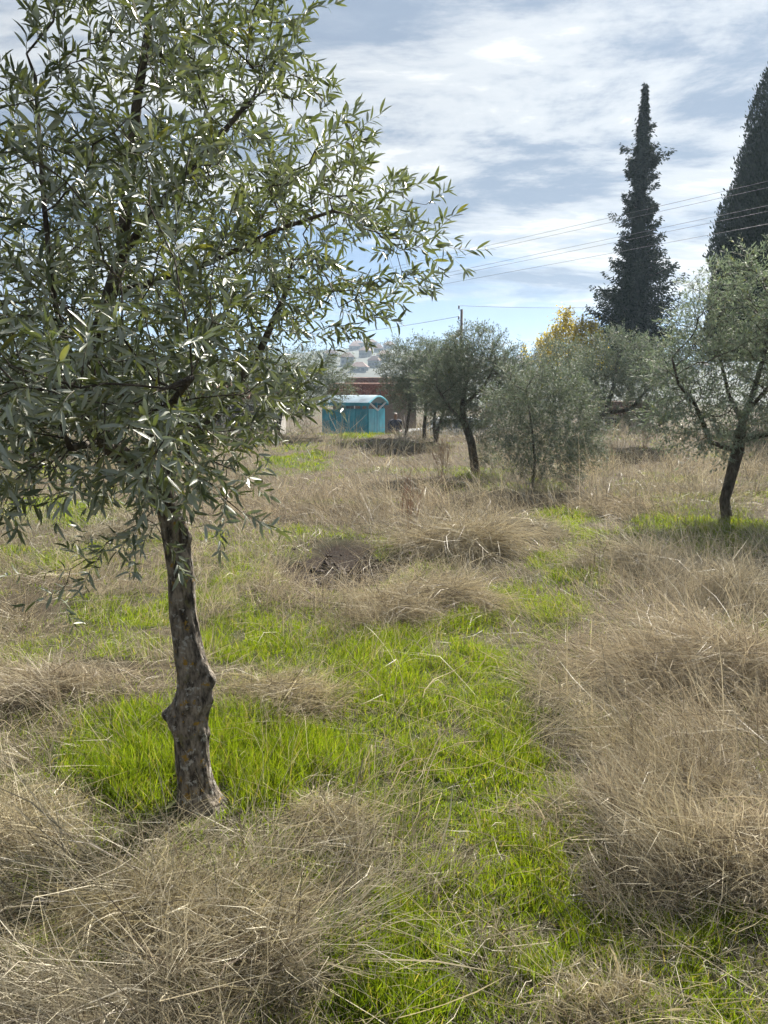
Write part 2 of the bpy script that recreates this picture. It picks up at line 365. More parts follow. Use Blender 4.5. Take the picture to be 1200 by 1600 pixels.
# ------------------------------------------------------------------ grass
rng = np.random.default_rng(7)
TONES = [((0.438, 0.389, 0.270), (0.289, 0.250, 0.171)), ((0.386, 0.357, 0.274), (0.238, 0.215, 0.163)), ((0.438, 0.384, 0.283), (0.298, 0.254, 0.186)), ((0.482, 0.428, 0.274), (0.298, 0.259, 0.160))]
def stalk_colors(n, tone):
    a, b = np.array(TONES[tone][0]), np.array(TONES[tone][1]); t = rng.random((n, 1))
    c = a * t + b * (1 - t)
    q = rng.random(n)[:, None]; c = np.where(q < .15, np.array((.47, .425, .32)), np.where(q > .84, np.array((.105, .082, .060)), c))
    return c * rng.uniform(.8, 1.15, (n, 1))
def stalks(x, y, z, L, az, lean, droop, w, S=5, wide=.12):
    """curved ribbons growing from x,y,z: L length, az lean direction, lean 0..1 (0 upright, 1 flat), droop tip bend"""
    n = len(x); t = np.linspace(0, 1, S)[None, :]
    th0 = lean * 1.05; th1 = np.clip(th0 + droop, -.4, 2.3)
    th = th0[:, None] + (th1 - th0)[:, None] * t ** 1.4
    kk = (rng.random(n) < .38) * rng.normal(0, .5, n); tk = rng.uniform(.3, .85, n); th = th + kk[:, None] * (t > tk[:, None])
    seg = L[:, None] / (S - 1)
    hx = np.cumsum(np.sin(th) * seg, 1) - np.sin(th[:, :1]) * seg; hz = np.cumsum(np.cos(th) * seg, 1) - np.cos(th[:, :1]) * seg
    cur = rng.normal(0, .35, n)[:, None] * t ** 2 + ((rng.random(n) < .25) * rng.normal(0, 1.0, n))[:, None] * (t > tk[:, None])
    ca, sa = np.cos(az[:, None] + cur), np.sin(az[:, None] + cur)
    P = np.stack([x[:, None] + hx * ca, y[:, None] + hx * sa, z[:, None] + hz], -1)
    tilt = rng.random(n) * math.pi
    tang = norm(P[:, -1] - P[:, 0]); r = norm(np.stack([np.cos(tilt), np.sin(tilt), .3 * np.sin(tilt * 3)], 1))
    side = norm(np.cross(tang, r))
    prof = np.interp(t[0], [0, .3, .7, .85, 1], [1, .9, .6, .6, .12])
    W = w[:, None] * prof[None, :] * np.where((rng.random(n) < wide) & (y < 4.5), 1.9, 1.0)[:, None]
    head = rng.random(n) < .14
    W[head, -2] *= 1.9
    V, F = ribbons(P, W, side)
    # ---- keep everything above the ground
    return V, F, S
def grass_obj(name, parts, m, label=None, cat=None, kind=None, parent=None, group=None):
    Vs, Fs, Cs = [], [], []; o = 0
    for (V, F, C, S) in parts:
        Vs.append(V); Fs.append(F + o); o += len(V); Cs.append(np.repeat(C, S * 2, 0))
    me = npmesh(name, np.concatenate(Vs), np.concatenate(Fs), np.concatenate(Cs))
    return tag(link(name, me, m, parent), label, cat, group, kind)
def width_px(x, y, w0):
    d = np.hypot(x, y); return w0 * np.maximum(1.0, d / 4.2) ** .9

# each big tussock is a thing of its own
for t, g in zip(TUSS, TG):
    (cx, cy, rx, ry, hh, az, ln) = g; n = t[7]
    # stalks grow in small tufts; each tuft has its own lean, height and tone
    K = max(14, n // 26); tr_, ta = np.abs(rng.normal(0, .62, K * 4)) ** .8, rng.random(K * 4) * 2 * math.pi
    tx, ty = tr_ * np.cos(ta), tr_ * np.sin(ta); rag = fbm(tx * 2.1 + cx * 3, ty * 2.1 + cy, 41, 3); o_ = np.argsort(-(rag - .05 * tr_ ** 3))[:K]; tx, ty = tx[o_], ty[o_]
    tu = rng.integers(0, K, n); sg = .022 + .02 * rng.random(K)
    loose = rng.random(n) < .25
    x = cx + tx[tu] * rx + rng.normal(0, 1, n) * np.where(loose, .09, sg[tu]); y = cy + ty[tu] * ry + rng.normal(0, 1, n) * np.where(loose, .09, sg[tu])
    ex = (x - cx) / rx; ey = (y - cy) / ry
    z = height(x, y) - .01
    taz = az + rng.normal(0, 1, K) * (1.9 - 1.1 * ln); tlean = rng.normal(0, .22, K); thh = rng.uniform(.5, 1.25, K) * (1.08 - .42 * np.clip(np.hypot(tx, ty), 0, 1.4)); ttone = rng.uniform(.78, 1.2, K)
    A = taz[tu] + rng.normal(0, .55, n)
    lean = np.clip(.12 + .62 * ln + tlean[tu] + rng.normal(0, .24, n), -.3, 1.3)
    L = hh * rng.uniform(.4, 1.35, n) * thh[tu] * (1 + .95 * ln); droop = np.abs(rng.normal(.75 + .4 * ln, .55, n))
    flat = rng.random(n) < .28 + .22 * ln; lean = np.where(flat, rng.uniform(.85, 1.4, n), lean); A = np.where(flat & (rng.random(n) < .5), rng.random(n) * 6.283, A); L = np.where(flat, L * 1.25, L)
    z = z + np.where(flat, rng.random(n) * hh * .6 * np.exp(-(ex ** 2 + ey ** 2)), 0)
    V, F, S = stalks(x, y, z, L, A, lean, droop, width_px(x, y, rng.uniform(.0010, .0030, n)))
    zg = height(V[:, 0], V[:, 1]) + .004; V[:, 2] = np.maximum(V[:, 2], zg)
    grass_obj('grass_tussock', [(V, F, stalk_colors(n, t[8]) * ttone[tu][:, None], S)], M['dry'], t[9], 'grass tussock', group='dry grass tussocks in the field')

def sample_field(n, dmin, dmax, spread=.62):
    d = np.exp(rng.uniform(math.log(dmin), math.log(dmax), n)); a = rng.uniform(-spread, spread, n)
    o = rng.random(n) < .13; a = np.where(o, np.sign(a) * (spread + rng.random(n) * .45), a)     # thinner at the sides, past the edge of the picture
    return a * (d * cp + CAM_H * sp), d
# trunk spots kept clear of stalks
CLEAR = [(ground(312, 1262), .13), (ground(1127, 812), .16), (ground(740, 742), .1)]
def clear(x, y):
    k = np.ones(len(x), bool)
    for c, r in CLEAR: k &= (x - c.x) ** 2 + (y - c.y) ** 2 > r * r
    return k
# green blades
x, y = sample_field(1180000, 1.25, 26.0)
g, s = masks(x, y)
patchy = fbm(x * 14, y * 14, 91, 2)
keep = (rng.random(len(x)) < np.clip(g, 0, 1) ** 1.1 * .64 * smooth(.34, .58, patchy + .12 * g)) & (s < .45) & clear(x, y)
keep |= (rng.random(len(x)) < np.where(y < 9, .028, .012)) & (s < .5) & clear(x, y)
x, y, g = x[keep], y[keep], g[keep]; n = len(x)
z = height(x, y) - .006
Lg = (.034 + .050 * g * smooth(.2, .7, fbm(x * 2.5, y * 2.5, 66))) * rng.uniform(.6, 1.4, n) * (1 + .25 * smooth(4, 12, y))
tb = ground(310, 1258); Lg *= 1 + .75 * np.exp(-(((x - tb.x) / .6) ** 2 + ((y - tb.y - .35) / .45) ** 2))
V, F, S = stalks(x, y, z, Lg, rng.random(n) * 2 * math.pi, np.abs(rng.normal(.18, .22, n)), np.abs(rng.normal(.3, .3, n)), width_px(x, y, rng.uniform(.0022, .0040, n)), 3, 0)
t = rng.random((n, 1)) * .6 + .4 * fbm(x * 1.7, y * 1.7, 44)[:, None]
cg = np.array((.072, .135, .009)) * (1 - t) + np.array((.215, .285, .018)) * t
yel = rng.random(n)[:, None]; cg = np.where(yel < .09, np.array((.26, .24, .09)), np.where(yel > .94, np.array((.035, .07, .014)), cg)) * rng.uniform(.8, 1.15, (n, 1))
grass_obj('green_grass', [(V, F, cg, S)], M['green'], 'fresh bright green grass sprouting between the dry tussocks', 'grass', 'stuff')
NG = n
# dry grass of the field
x, y = sample_field(300000, 1.25, 26.6)
g, s = masks(x, y); far = smooth(7.5, 10.5, y)
tall = fbm(x * .9 + 3, y * .9, 12, 3); clump = fbm(x * 3.4, y * 3.4, 21, 3)
mid = smooth(3.8, 5.5, y); p = (.05 + .10 * mid + (.50 + .35 * mid) * smooth(.45 - .05 * mid, .62, clump) * (1 - .8 * np.clip(g, 0, 1))) * (1 - far) + far * (.10 + .90 * smooth(.40, .56, clump)) * (1 - .8 * np.clip(g * 1.2, 0, 1))
dm = dry_mask(x, y) * (1 - far); p = np.maximum(p, dm * (.35 + .5 * smooth(.36, .58, clump)))
keep = (rng.random(len(x)) < p) & ((s < .4) | (rng.random(len(x)) < .16)) & clear(x, y)
x, y, g, tall, far, clump, dm = x[keep], y[keep], g[keep], tall[keep], far[keep], clump[keep], dm[keep]; n = len(x)
z = height(x, y) - .008
Ld = (.10 + .16 * smooth(.45, .65, clump)) * (1 + .35 * smooth(3.8, 5.5, y)) * (1 - far) + far * (.08 + .50 * smooth(.40, .64, tall)) * (.35 + .85 * smooth(.38, .60, clump))
Ld = Ld * rng.uniform(.6, 1.35, n) * (1 + .5 * dm)
wind = 2 * math.pi * fbm(x * .35, y * .35, 8, 2) * 1.5 - 1.6
cell = .13 * np.maximum(1, y / 7); ci = np.floor((x + rng.normal(0, .03, n)) / cell).astype(np.int64); cj = np.floor((np.log(np.maximum(y, 1)) * 7 / .13 + np.where(y < 7, (y - 7 * np.log(np.maximum(y, 1))) / .13, 0)) + rng.normal(0, .25, n)).astype(np.int64)
h1, h2, h3, h4 = (_hash(ci, cj, q) for q in (101, 102, 103, 104))
A = wind + (h1 - .5) * 2.6 + rng.normal(0, .5, n)
lean = np.clip(.30 + rng.normal(0, .18, n) + (h2 - .5) * .6 + .4 * (fbm(x * 1.1, y * 1.1, 14) - .35) + .25 * dm, 0, 1.35)
Ld = Ld * (.35 + 1.2 * h3)
V, F, S = stalks(x, y, z, Ld, A, lean, np.abs(rng.normal(.6, .5, n)), width_px(x, y, rng.uniform(.0011, .0025, n)), 4)
zg = height(V[:, 0], V[:, 1]) + .004; V[:, 2] = np.maximum(V[:, 2], zg)
hue = fbm(x * .6, y * .6, 71, 3)
cd = np.where((hue < .46)[:, None], stalk_colors(n, 1), np.where((hue < .55)[:, None], stalk_colors(n, 0), stalk_colors(n, 2)))
cd = cd * (.62 + .68 * h4)[:, None]
parts = [(V, F, cd, S)]; ND = n
# flat thatch lying on the ground
x, y = sample_field(46000, 1.25, 16.0); k = clear(x, y); x, y = x[k], y[k]
g, s = masks(x, y); k = rng.random(len(x)) < (.85 - .70 * np.clip(g, 0, 1)) * np.where(s > .4, .12, 1); x, y = x[k], y[k]; n = len(x)
V, F, S = stalks(x, y, height(x, y) + .004, rng.uniform(.06, .26, n), rng.random(n) * 6.3, rng.uniform(1.05, 1.5, n), rng.uniform(0, .2, n), width_px(x, y, rng.uniform(.0012, .0026, n)), 3)
zg = height(V[:, 0], V[:, 1]) + .003 + .02 * np.repeat(rng.random(n), 6); V[:, 2] = np.maximum(V[:, 2], zg)
parts.append((V, F, stalk_colors(n, 1), S))
# long single straws lying over everything in the foreground
x, y = sample_field(1300, 1.3, 4.4); k = clear(x, y); x, y = x[k], y[k]; n = len(x)
V, F, S = stalks(x, y, height(x, y), rng.uniform(.2, .55, n), rng.random(n) * 6.3, rng.uniform(.7, 1.4, n), rng.uniform(-.1, .5, n), width_px(x, y, rng.uniform(.0014, .0026, n)), 6, 0)
zg = height(V[:, 0], V[:, 1]) + .01; V[:, 2] = np.maximum(V[:, 2], zg)
parts.append((V, F, stalk_colors(n, 3) * 1.2, S))
grass_obj('dry_grass', parts, M['dry'], 'dry greyish brown meadow grass and straw covering the field', 'grass', 'stuff')
print('grass', NG, ND)

# ------------------------------------------------------------------ olive trees
def colonize(P0, par0, attr, step, di, dk, iters, trop=(0, 0, .05), sub=None):
    P = [np.array(p, float) for p in P0]; par = list(par0)
    A = attr.copy(); Pn = np.array(P)
    dist = np.full(len(A), 1e9); near = np.zeros(len(A), int)
    def upd(lo):
        for s_ in range(lo, len(P), 400):
            B = np.array(P[s_:s_ + 400]); D = np.linalg.norm(A[:, None, :] - B[None], axis=2); j = D.argmin(1); d = D[np.arange(len(A)), j]
            m = d < dist; dist[m] = d[m]; near[m] = j[m] + s_
    upd(0); trop = np.array(trop)
    for it in range(iters):
        m = dist < di
        if not m.any(): break
        idx = near[m]; dv = norm(A[m] - np.array(P)[idx])
        acc = np.zeros((len(P), 3)); cnt = np.zeros(len(P)); np.add.at(acc, idx, dv); np.add.at(cnt, idx, 1)
        ids = np.nonzero(cnt)[0]; lo = len(P)
        dirs = norm(acc[ids] / cnt[ids][:, None] + trop + rng.normal(0, .10, (len(ids), 3)))
        for i, d in zip(ids, dirs):
            P.append(P[i] + d * step); par.append(int(i))
        upd(lo)
        kp = dist > dk; A = A[kp]; dist = dist[kp]; near = near[kp]
        if not len(A): break
    return np.array(P), np.array(par)
def pipe_radii(par, tip, power=2.35):
    n = len(par); acc = np.zeros(n); kids = np.zeros(n, int)
    for i in range(n - 1, 0, -1):
        r = acc[i] if kids[i] else tip ** power
        acc[i] = r
        if par[i] >= 0: acc[par[i]] += r; kids[par[i]] += 1
    acc[0] = acc[0] or tip ** power
    return acc ** (1 / power), kids
def branch_mesh(name, P, par, R, nmin=3, skip=0.0):
    kids = [[] for _ in P]
    for i, p in enumerate(par):
        if p >= 0: kids[p].append(i)
    mb = MB(); used = set()
    starts = [(0, None)]
    while starts:
        i, p = starts.pop(); ch = []
        if p is not None: ch.append(p)
        j = i
        while True:
            ch.append(j)
            if not kids[j]: break
            k = sorted(kids[j], key=lambda q: -R[q])
            for q in k[1:]: starts.append((q, j))
            j = k[0]
        rs = [R[q] for q in ch]
        if p is not None: rs[0] = min(rs[0], rs[1] * 1.15)
        if len(ch) < 2: continue
        mx = max(rs); n = 10 if mx > .03 else 7 if mx > .012 else 5 if mx > .006 else nmin
        rs[-1] *= .5
        mb.tube([P[q] for q in ch], rs, n, False)
    return mb.mesh(name, True)
# leaf templates: (along, across, up)
def leaf_template(bend, fold):
    st = [0.0, .22, .5, .78, 1.0]; wd = [0, .8, 1.0, .72, 0]
    V = [(0, 0, 0)]
    for t_, w in zip(st[1:-1], wd[1:-1]):
        b_ = -bend * t_ * t_
        V += [(t_, -w * .5, b_ + fold * w), (t_, 0, b_), (t_, w * .5, b_ + fold * w)]
    V.append((1, 0, -bend))
    F = [(0, 2, 1), (0, 3, 2)]
    for k in (0, 1):
        o = 1 + k * 3; F += [(o, o + 1, o + 4), (o, o + 4, o + 3), (o + 1, o + 2, o + 5), (o + 1, o + 5, o + 4)]
    F += [(7, 8, 10), (8, 9, 10)]
    return np.array(V, float), np.array(F)
LT = [leaf_template(b, f) for b, f in ((.02, .06), (.10, .08), (.18, .05), (-.06, .08), (.28, .10), (.06, .02))]
LF = (np.array([(0, 0, 0), (.5, -.5, -.02), (1, 0, -.06), (.5, .5, -.02)], float), np.array([(0, 1, 2), (0, 2, 3)]))
def twigs_and_leaves(P, par, R, sel, per, pairs, tlen, llen, lw, up_bias=.7, droop=.15, outward=None, center=None):
    """twigs at the chosen nodes; returns twig lines (n,S,3) and leaf frames (pos, dir, normal, length, width)"""
    base = np.repeat(sel, per); n = len(base)
    d0 = norm(P[base] - P[np.maximum(par[base], 0)] + 1e-6)
    o = norm(P[base] - center) if center is not None else d0
    d = norm(d0 * .7 + o * .45 + rng.normal(0, .55, (n, 3)) + np.array((0, 0, .12)))
    Lt = rng.uniform(*tlen, n); S = 5; t_ = np.linspace(0, 1, S)
    bendv = rng.normal(0, .18, (n, 3)); bendv[:, 2] -= droop
    T = P[base][:, None, :] + d[:, None, :] * (Lt[:, None] * t_)[:, :, None] + bendv[:, None, :] * (Lt[:, None] * t_ ** 2)[:, :, None]
    td = norm(T[:, -1] - T[:, 0]); ref = norm(np.cross(td, norm(rng.normal(0, 1, (n, 3))))); ref2 = np.cross(td, ref)
    pos, dr, nr, ll, ww = [], [], [], [], []
    for k in range(pairs):
        f = (k + .7 + rng.uniform(-.2, .2, n)) / pairs; f = np.clip(f, 0.08, 1)
        p = P[base] + d * (Lt * f)[:, None] + bendv * (Lt * f * f)[:, None]
        ph = k * math.pi / 2 + rng.normal(0, .25, n); ax = ref * np.cos(ph)[:, None] + ref2 * np.sin(ph)[:, None]
        ends = (1, -1) if k < pairs - 1 else (1, -1, 0)
        for sg in ends:
            sp_ = np.clip(rng.normal(.85, .18, n), .3, 1.3)[:, None] * abs(sg)
            ld = norm(td * np.cos(sp_) + ax * sg * np.sin(sp_) + rng.normal(0, .12, (n, 3)))
            up = norm(np.array((0, 0, up_bias)) + td * .35 + rng.normal(0, .45, (n, 3)))
            nn = norm(up - ld * (up * ld).sum(1, keepdims=True))
            kp = rng.random(n) < .92
            pos.append(p[kp]); dr.append(ld[kp]); nr.append(nn[kp]); q = rng.uniform(*llen, n) * (1 - .25 * abs(f - .5)); ll.append(q[kp]); ww.append((q * rng.uniform(*lw, n))[kp])
    return T, np.concatenate(pos), np.concatenate(dr), np.concatenate(nr), np.concatenate(ll), np.concatenate(ww)
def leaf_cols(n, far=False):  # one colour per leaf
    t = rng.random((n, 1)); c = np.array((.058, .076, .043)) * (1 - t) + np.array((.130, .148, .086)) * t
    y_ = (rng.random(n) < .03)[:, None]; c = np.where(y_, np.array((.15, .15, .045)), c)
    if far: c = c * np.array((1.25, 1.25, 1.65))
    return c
def batch_leaves(tmpl, pos, dr, nr, ll, ww):
    V0, F0 = tmpl; n = len(pos); sd = np.cross(nr, dr)
    V = pos[:, None, :] + dr[:, None, :] * (V0[None, :, 0:1] * ll[:, None, None]) + sd[:, None, :] * (V0[None, :, 1:2] * ww[:, None, None]) + nr[:, None, :] * (V0[None, :, 2:3] * np.where(True, ll, 0)[:, None, None])
    if len(V0) > 4:   # fold scales with width
        pass
    F = F0[None] + (np.arange(n) * len(V0))[:, None, None]
    return V.reshape(-1, 3), F.reshape(-1, F0.shape[1])
def twig_mesh(name, T, r0):
    n, S, _ = T.shape
    sd = norm(np.cross(norm(T[:, -1] - T[:, 0]), norm(rng.normal(0, 1, (n, 3))))); sd2 = np.cross(norm(T[:, -1] - T[:, 0]), sd)
    W = np.linspace(1, .4, S)[None, :] * r0
    ring = [sd, -.5 * sd + .87 * sd2, -.5 * sd - .87 * sd2]
    V = np.stack([T + q[:, None, :] * W[:, :, None] * np.ones((n, 1, 1)) for q in ring], 2)
    i = np.arange(n * S * 3).reshape(n, S, 3); Fs = []
    for k in range(3):
        k2 = (k + 1) % 3; Fs.append(np.stack([i[:, :-1, k], i[:, :-1, k2], i[:, 1:, k2], i[:, 1:, k]], -1).reshape(-1, 4))
    return npmesh(name, V.reshape(-1, 3), np.concatenate(Fs), None, True)

def ell_points(ells, n, shell=.55):
    out = []; w = np.array([e[3] * e[4] * e[5] for e in ells]); w = w / w.sum()
    for e, k in zip(ells, (w * n).astype(int) + 1):
        v = norm(rng.normal(0, 1, (k, 3))); r = rng.random((k, 1)) ** shell * 1.0
        r = r * (1 + .28 * (vnoise(v[:, 0] * 2.2 + e[0] * 7, v[:, 2] * 2.2 + v[:, 1], 5) - .5))[:, None]
        out.append(np.array(e[:3]) + v * r * np.array(e[3:]))
    return np.concatenate(out)
def seed_limbs(limbs, step):
    """limbs: list of (parent_limb_index or -1, [(x,y,z,r), ...]); resampled to nodes with a least radius"""
    P, par, R = [], [], []; ends = []; allids = []
    for pl, pts in limbs:
        pts = [np.array(p, float) for p in pts]; ids = []
        prev = -1
        if pl >= 0:
            c = np.array([P[i] for i in allids[pl]]); prev = allids[pl][int(np.linalg.norm(c - pts[0][:3], axis=1).argmin())]
        first = True
        for a, b in zip(pts[:-1], pts[1:]):
            m = max(1, int(np.linalg.norm(b[:3] - a[:3]) / step))
            for k in range(0 if first and pl < 0 else 1, m + 1):
                q = a + (b - a) * k / m; P.append(q[:3]); R.append(q[3]); par.append(prev); prev = len(P) - 1; ids.append(prev)
            first = False
        allids.append(ids)
    return P, par, R
def olive_tree(name, label, limbs, ells, step=.11, nattr=700, per=2, pairs=5, tlen=(.14, .30), llen=(.05, .075), lw=(.2, .28), cat='tree', tr=.0035, keep=None, group='olive trees in the field behind', tint=1.0, shell=.55):
    base = np.array(limbs[0][1][0][:3]); root = empty(name, tuple(base)); tag(root, label, cat, group)
    A = ell_points(ells, int(nattr * 2.2), shell)
    if keep is not None: A = A[keep(A)]
    P0, par0, R0 = seed_limbs(limbs, step)
    P, par = colonize(P0, par0, A, step, 10 * step, 1.35 * step, 46)
    R, kids = pipe_radii(par, tr); R = np.minimum(R, .05); R[:len(R0)] = np.maximum(np.minimum(R[:len(R0)], np.array(R0)), np.array(R0))
    wig = np.array(P); wig[len(P0):] += rng.normal(0, step * .1, (len(P) - len(P0), 3)); P = wig
    me = branch_mesh('trunk', P - base, par, R); link('trunk', me, M['bark_far'], root)
    sel = np.nonzero((R < tr * 3.0) & (np.arange(len(P)) >= len(P0)))[0]
    cen = np.mean([e[:3] for e in ells], 0)
    T, pos, dr, nr, ll, ww = twigs_and_leaves(P, par, R, sel, per, pairs, tlen, llen, lw, center=cen)
    link('twig', twig_mesh('twig', (T - base)[:, ::4], tr * .6), M['twig'], root)
    V, F = batch_leaves(LF, pos - base, dr, nr, ll, ww)
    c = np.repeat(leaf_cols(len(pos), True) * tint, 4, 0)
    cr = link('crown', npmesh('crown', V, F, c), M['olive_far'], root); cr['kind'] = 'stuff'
    print(name, label[:30], 'nodes', len(P), 'leaves', len(pos))
    return root
def gz(p): return Vector((p.x, p.y, float(height(np.array([p.x]), np.array([p.y]))[0])))
def px_limb(uvs, Y, dys=None):
    """(u, v, r) points at depth Y (+ offset) -> world limb"""
    out = []
    for i, (u, v, r) in enumerate(uvs):
        p = at(u, v, Y + (dys[i] if dys else 0)); out.append((p.x, p.y, p.z, r))
    return out

# twin stemmed olive on the right
b = ground(1127, 812); Y = b.y
limbs = [(-1, px_limb([(1136, 814, .072), (1132, 782, .064), (1142, 745, .070), (1153, 702, .078), (1160, 660, .05), (1178, 610, .035), (1195, 550, .025), (1200, 490, .015)], Y, [0, 0, 0, 0, .1, .2, .3, .4])),
         (-1, px_limb([(1110, 814, .062), (1102, 784, .056), (1112, 754, .056), (1138, 718, .055)], Y, [-.03, -.05, -.05, -.02])),
         (0, px_limb([(1148, 705, .04), (1110, 690, .03), (1098, 660, .028), (1085, 630, .022), (1060, 600, .016), (1050, 560, .012)], Y, [0, -.1, -.2, -.3, -.45, -.5])),
         (0, px_limb([(1156, 690, .035), (1185, 682, .03), (1230, 672, .022), (1275, 640, .015)], Y, [0, -.1, -.2, -.3])),
         (0, px_limb([(1160, 660, .03), (1140, 620, .024), (1125, 560, .02), (1110, 500, .014)], Y, [.1, .4, .6, .8])),
         (0, px_limb([(1165, 645, .03), (1215, 590, .022), (1250, 520, .016), (1270, 460, .012)], Y, [.1, -.2, -.4, -.4]))]
c1 = at(1175, 560, Y); 
def E(u, v, dY, ru, ry, rv, Y0):
    p = at(u, v, Y0 + dY); s_ = (p.y * cp + (CAM_H - p.z) * sp) / 1200; return (p.x, p.y, p.z, ru * s_, ry, rv * s_)
olive_tree('olive_tree', 'grey green olive tree with a forked twin stemmed trunk at the right edge', limbs,
           [E(1190, 545, 0, 150, 1.15, 150, Y), E(1085, 610, -.3, 75, .8, 95, Y), E(1260, 560, .1, 110, 1.0, 160, Y), E(1100, 530, .3, 60, .7, 75, Y), E(1110, 690, -.4, 60, .5, 25, Y), E(1065, 640, -.2, 55, .6, 60, Y), E(1110, 655, -.6, 70, .5, 45, Y), E(1210, 650, -.5, 70, .5, 45, Y), E(1170, 440, .1, 60, .7, 50, Y)], step=.10, nattr=1600, per=2, pairs=6, tint=1.45)
# leaning olive in the middle
b = ground(741, 742); Y = b.y
limbs = [(-1, px_limb([(743, 744, .10), (741, 720, .085), (736, 690, .08), (726, 660, .07), (722, 635, .05), (728, 600, .035), (735, 560, .02)], Y, [0, 0, -.1, -.1, 0, .1, .2])),
         (0, px_limb([(728, 664, .04), (705, 640, .03), (685, 610, .02)], Y, [-.1, -.3, -.5])), (0, px_limb([(722, 635, .04), (755, 605, .03), (775, 570, .02)], Y, [0, -.3, -.5]))]
olive_tree('olive_tree', 'olive tree with a dark trunk leaning left beside the bushy shrub', limbs,
           [E(740, 588, 0, 62, .9, 86, Y), E(700, 610, -.2, 52, .7, 55, Y), E(785, 600, .2, 52, .7, 62, Y), E(760, 705, 0, 22, .35, 34, Y)], step=.10, nattr=1000, per=3, pairs=5, llen=(.055, .085), tint=.9)
# bushy shrub
b = ground(852, 768); Y = b.y; L_ = []
for k in range(9):
    du = rng.uniform(-30, 30); L_.append((-1, px_limb([(850 + du, 768, .018), (850 + du * 1.3, 725, .016), (846 + du * 1.8, 680, .012), (843 + du * 2.2, 640, .008)], Y, [rng.uniform(-.2, .2)] * 2 + [rng.uniform(-.35, .35)] * 2)))
L_[0] = (-1, px_limb([(832, 768, .026), (836, 720, .022), (830, 660, .016), (822, 610, .010)], Y))
olive_tree('olive_shrub', 'bushy many stemmed olive shrub with foliage down to the ground', L_,
           [E(848, 662, 0, 95, .9, 90, Y), E(890, 690, -.1, 58, .6, 68, Y), E(800, 640, .1, 42, .6, 50, Y), E(855, 605, .2, 60, .6, 40, Y), E(850, 725, 0, 55, .5, 32, Y)], step=.09, nattr=1100, per=3, pairs=5, llen=(.045, .075), cat='shrub', tint=.95, shell=.75)
# three thin olives further back
for (u, lab, Yd, ells, limbs_) in (
    (633, 'slender pale trunked olive tree right beside the standing person', 23.5, [(632, 590, 0, 36, .8, 48), (620, 565, .3, 26, .6, 34), (655, 575, .2, 34, .7, 48)], [(632, 694, .05), (636, 668, .05), (640, 640, .04), (640, 600, .025)]),
    (663, 'thin straight trunked olive tree second from the standing person', 22.5, [(668, 590, 0, 42, .9, 55), (690, 575, .2, 34, .8, 42)], [(663, 698, .06), (663, 670, .055), (665, 640, .045), (668, 600, .025)]),
    (680, 'small forked olive tree just left of the dark leaning trunk', 22.0, [(700, 600, 0, 36, .8, 52), (705, 560, .3, 30, .7, 32)], [(680, 698, .07), (683, 675, .06), (690, 655, .05), (700, 610, .025)])):
    limbs = [(-1, px_limb(limbs_, Yd))]
    if u == 680: limbs.append((0, px_limb([(681, 690, .05), (678, 668, .045), (680, 640, .03)], Yd)))
    olive_tree('olive_tree', lab, limbs, [E(e[0], e[1], e[2], e[3], e[4], e[5], Yd) for e in ells], step=.12, nattr=520, per=3, pairs=5, tlen=(.18, .36), llen=(.07, .10), tint=.95)
# olive behind on the right, dark leaning trunk
Y = 20.5
olive_tree('olive_tree', 'broad grey olive tree below the spire shaped conifer', [(-1, px_limb([(905, 705, .10), (925, 670, .09), (945, 645, .07), (960, 600, .05), (965, 560, .03)], Y)), (0, px_limb([(945, 645, .06), (985, 640, .05), (1010, 610, .03)], Y))],
           [E(965, 580, 0, 70, 1.2, 68, Y), E(1020, 600, .3, 58, 1.0, 60, Y), E(925, 605, .2, 50, .8, 55, Y), E(1020, 650, .2, 50, .7, 34, Y)], step=.125, nattr=900, per=3, pairs=5, tlen=(.18, .34), llen=(.07, .10))
Y = 23.5
olive_tree('olive_tree', 'olive tree under the yellow leaved tree, behind the bushy shrub', [(-1, px_limb([(868, 700, .09), (866, 660, .08), (866, 620, .05), (868, 580, .03)], Y))],
           [E(868, 585, 0, 55, 1.0, 58, Y), E(828, 610, .2, 48, .8, 52, Y), E(900, 600, .2, 42, .8, 55, Y)], step=.13, nattr=520, per=3, pairs=5, tlen=(.2, .36), llen=(.075, .105))
# olives on the left behind the near crown
Y = 14.2
olive_tree('olive_tree', 'olive tree with a thin dark trunk at the left edge', [(-1, px_limb([(45, 748, .06), (50, 710, .05), (52, 670, .05), (45, 620, .03), (40, 570, .02)], Y)), (-1, px_limb([(12, 745, .05), (15, 705, .05), (5, 670, .04), (-20, 620, .03)], Y)), (0, px_limb([(52, 670, .04), (85, 630, .03), (105, 590, .02)], Y))],
           [E(35, 580, 0, 85, 1.1, 85, Y), E(-40, 600, .1, 80, 1.0, 90, Y), E(100, 600, .1, 50, .8, 60, Y)], step=.12, nattr=900, per=3, pairs=5, llen=(.055, .085))
Y = 24.0
olive_tree('olive_tree', 'olive tree with a dark trunk left of the turquoise shelter', [(-1, px_limb([(433, 696, .09), (434, 670, .08), (440, 640, .06), (455, 605, .03)], Y))],
           [E(470, 598, 0, 66, 1.1, 50, Y), E(420, 590, .1, 60, 1.0, 55, Y), E(520, 592, .1, 36, .7, 42, Y)], step=.13, nattr=650, per=3, pairs=5, tlen=(.2, .36), llen=(.075, .105))
Y = 21.0
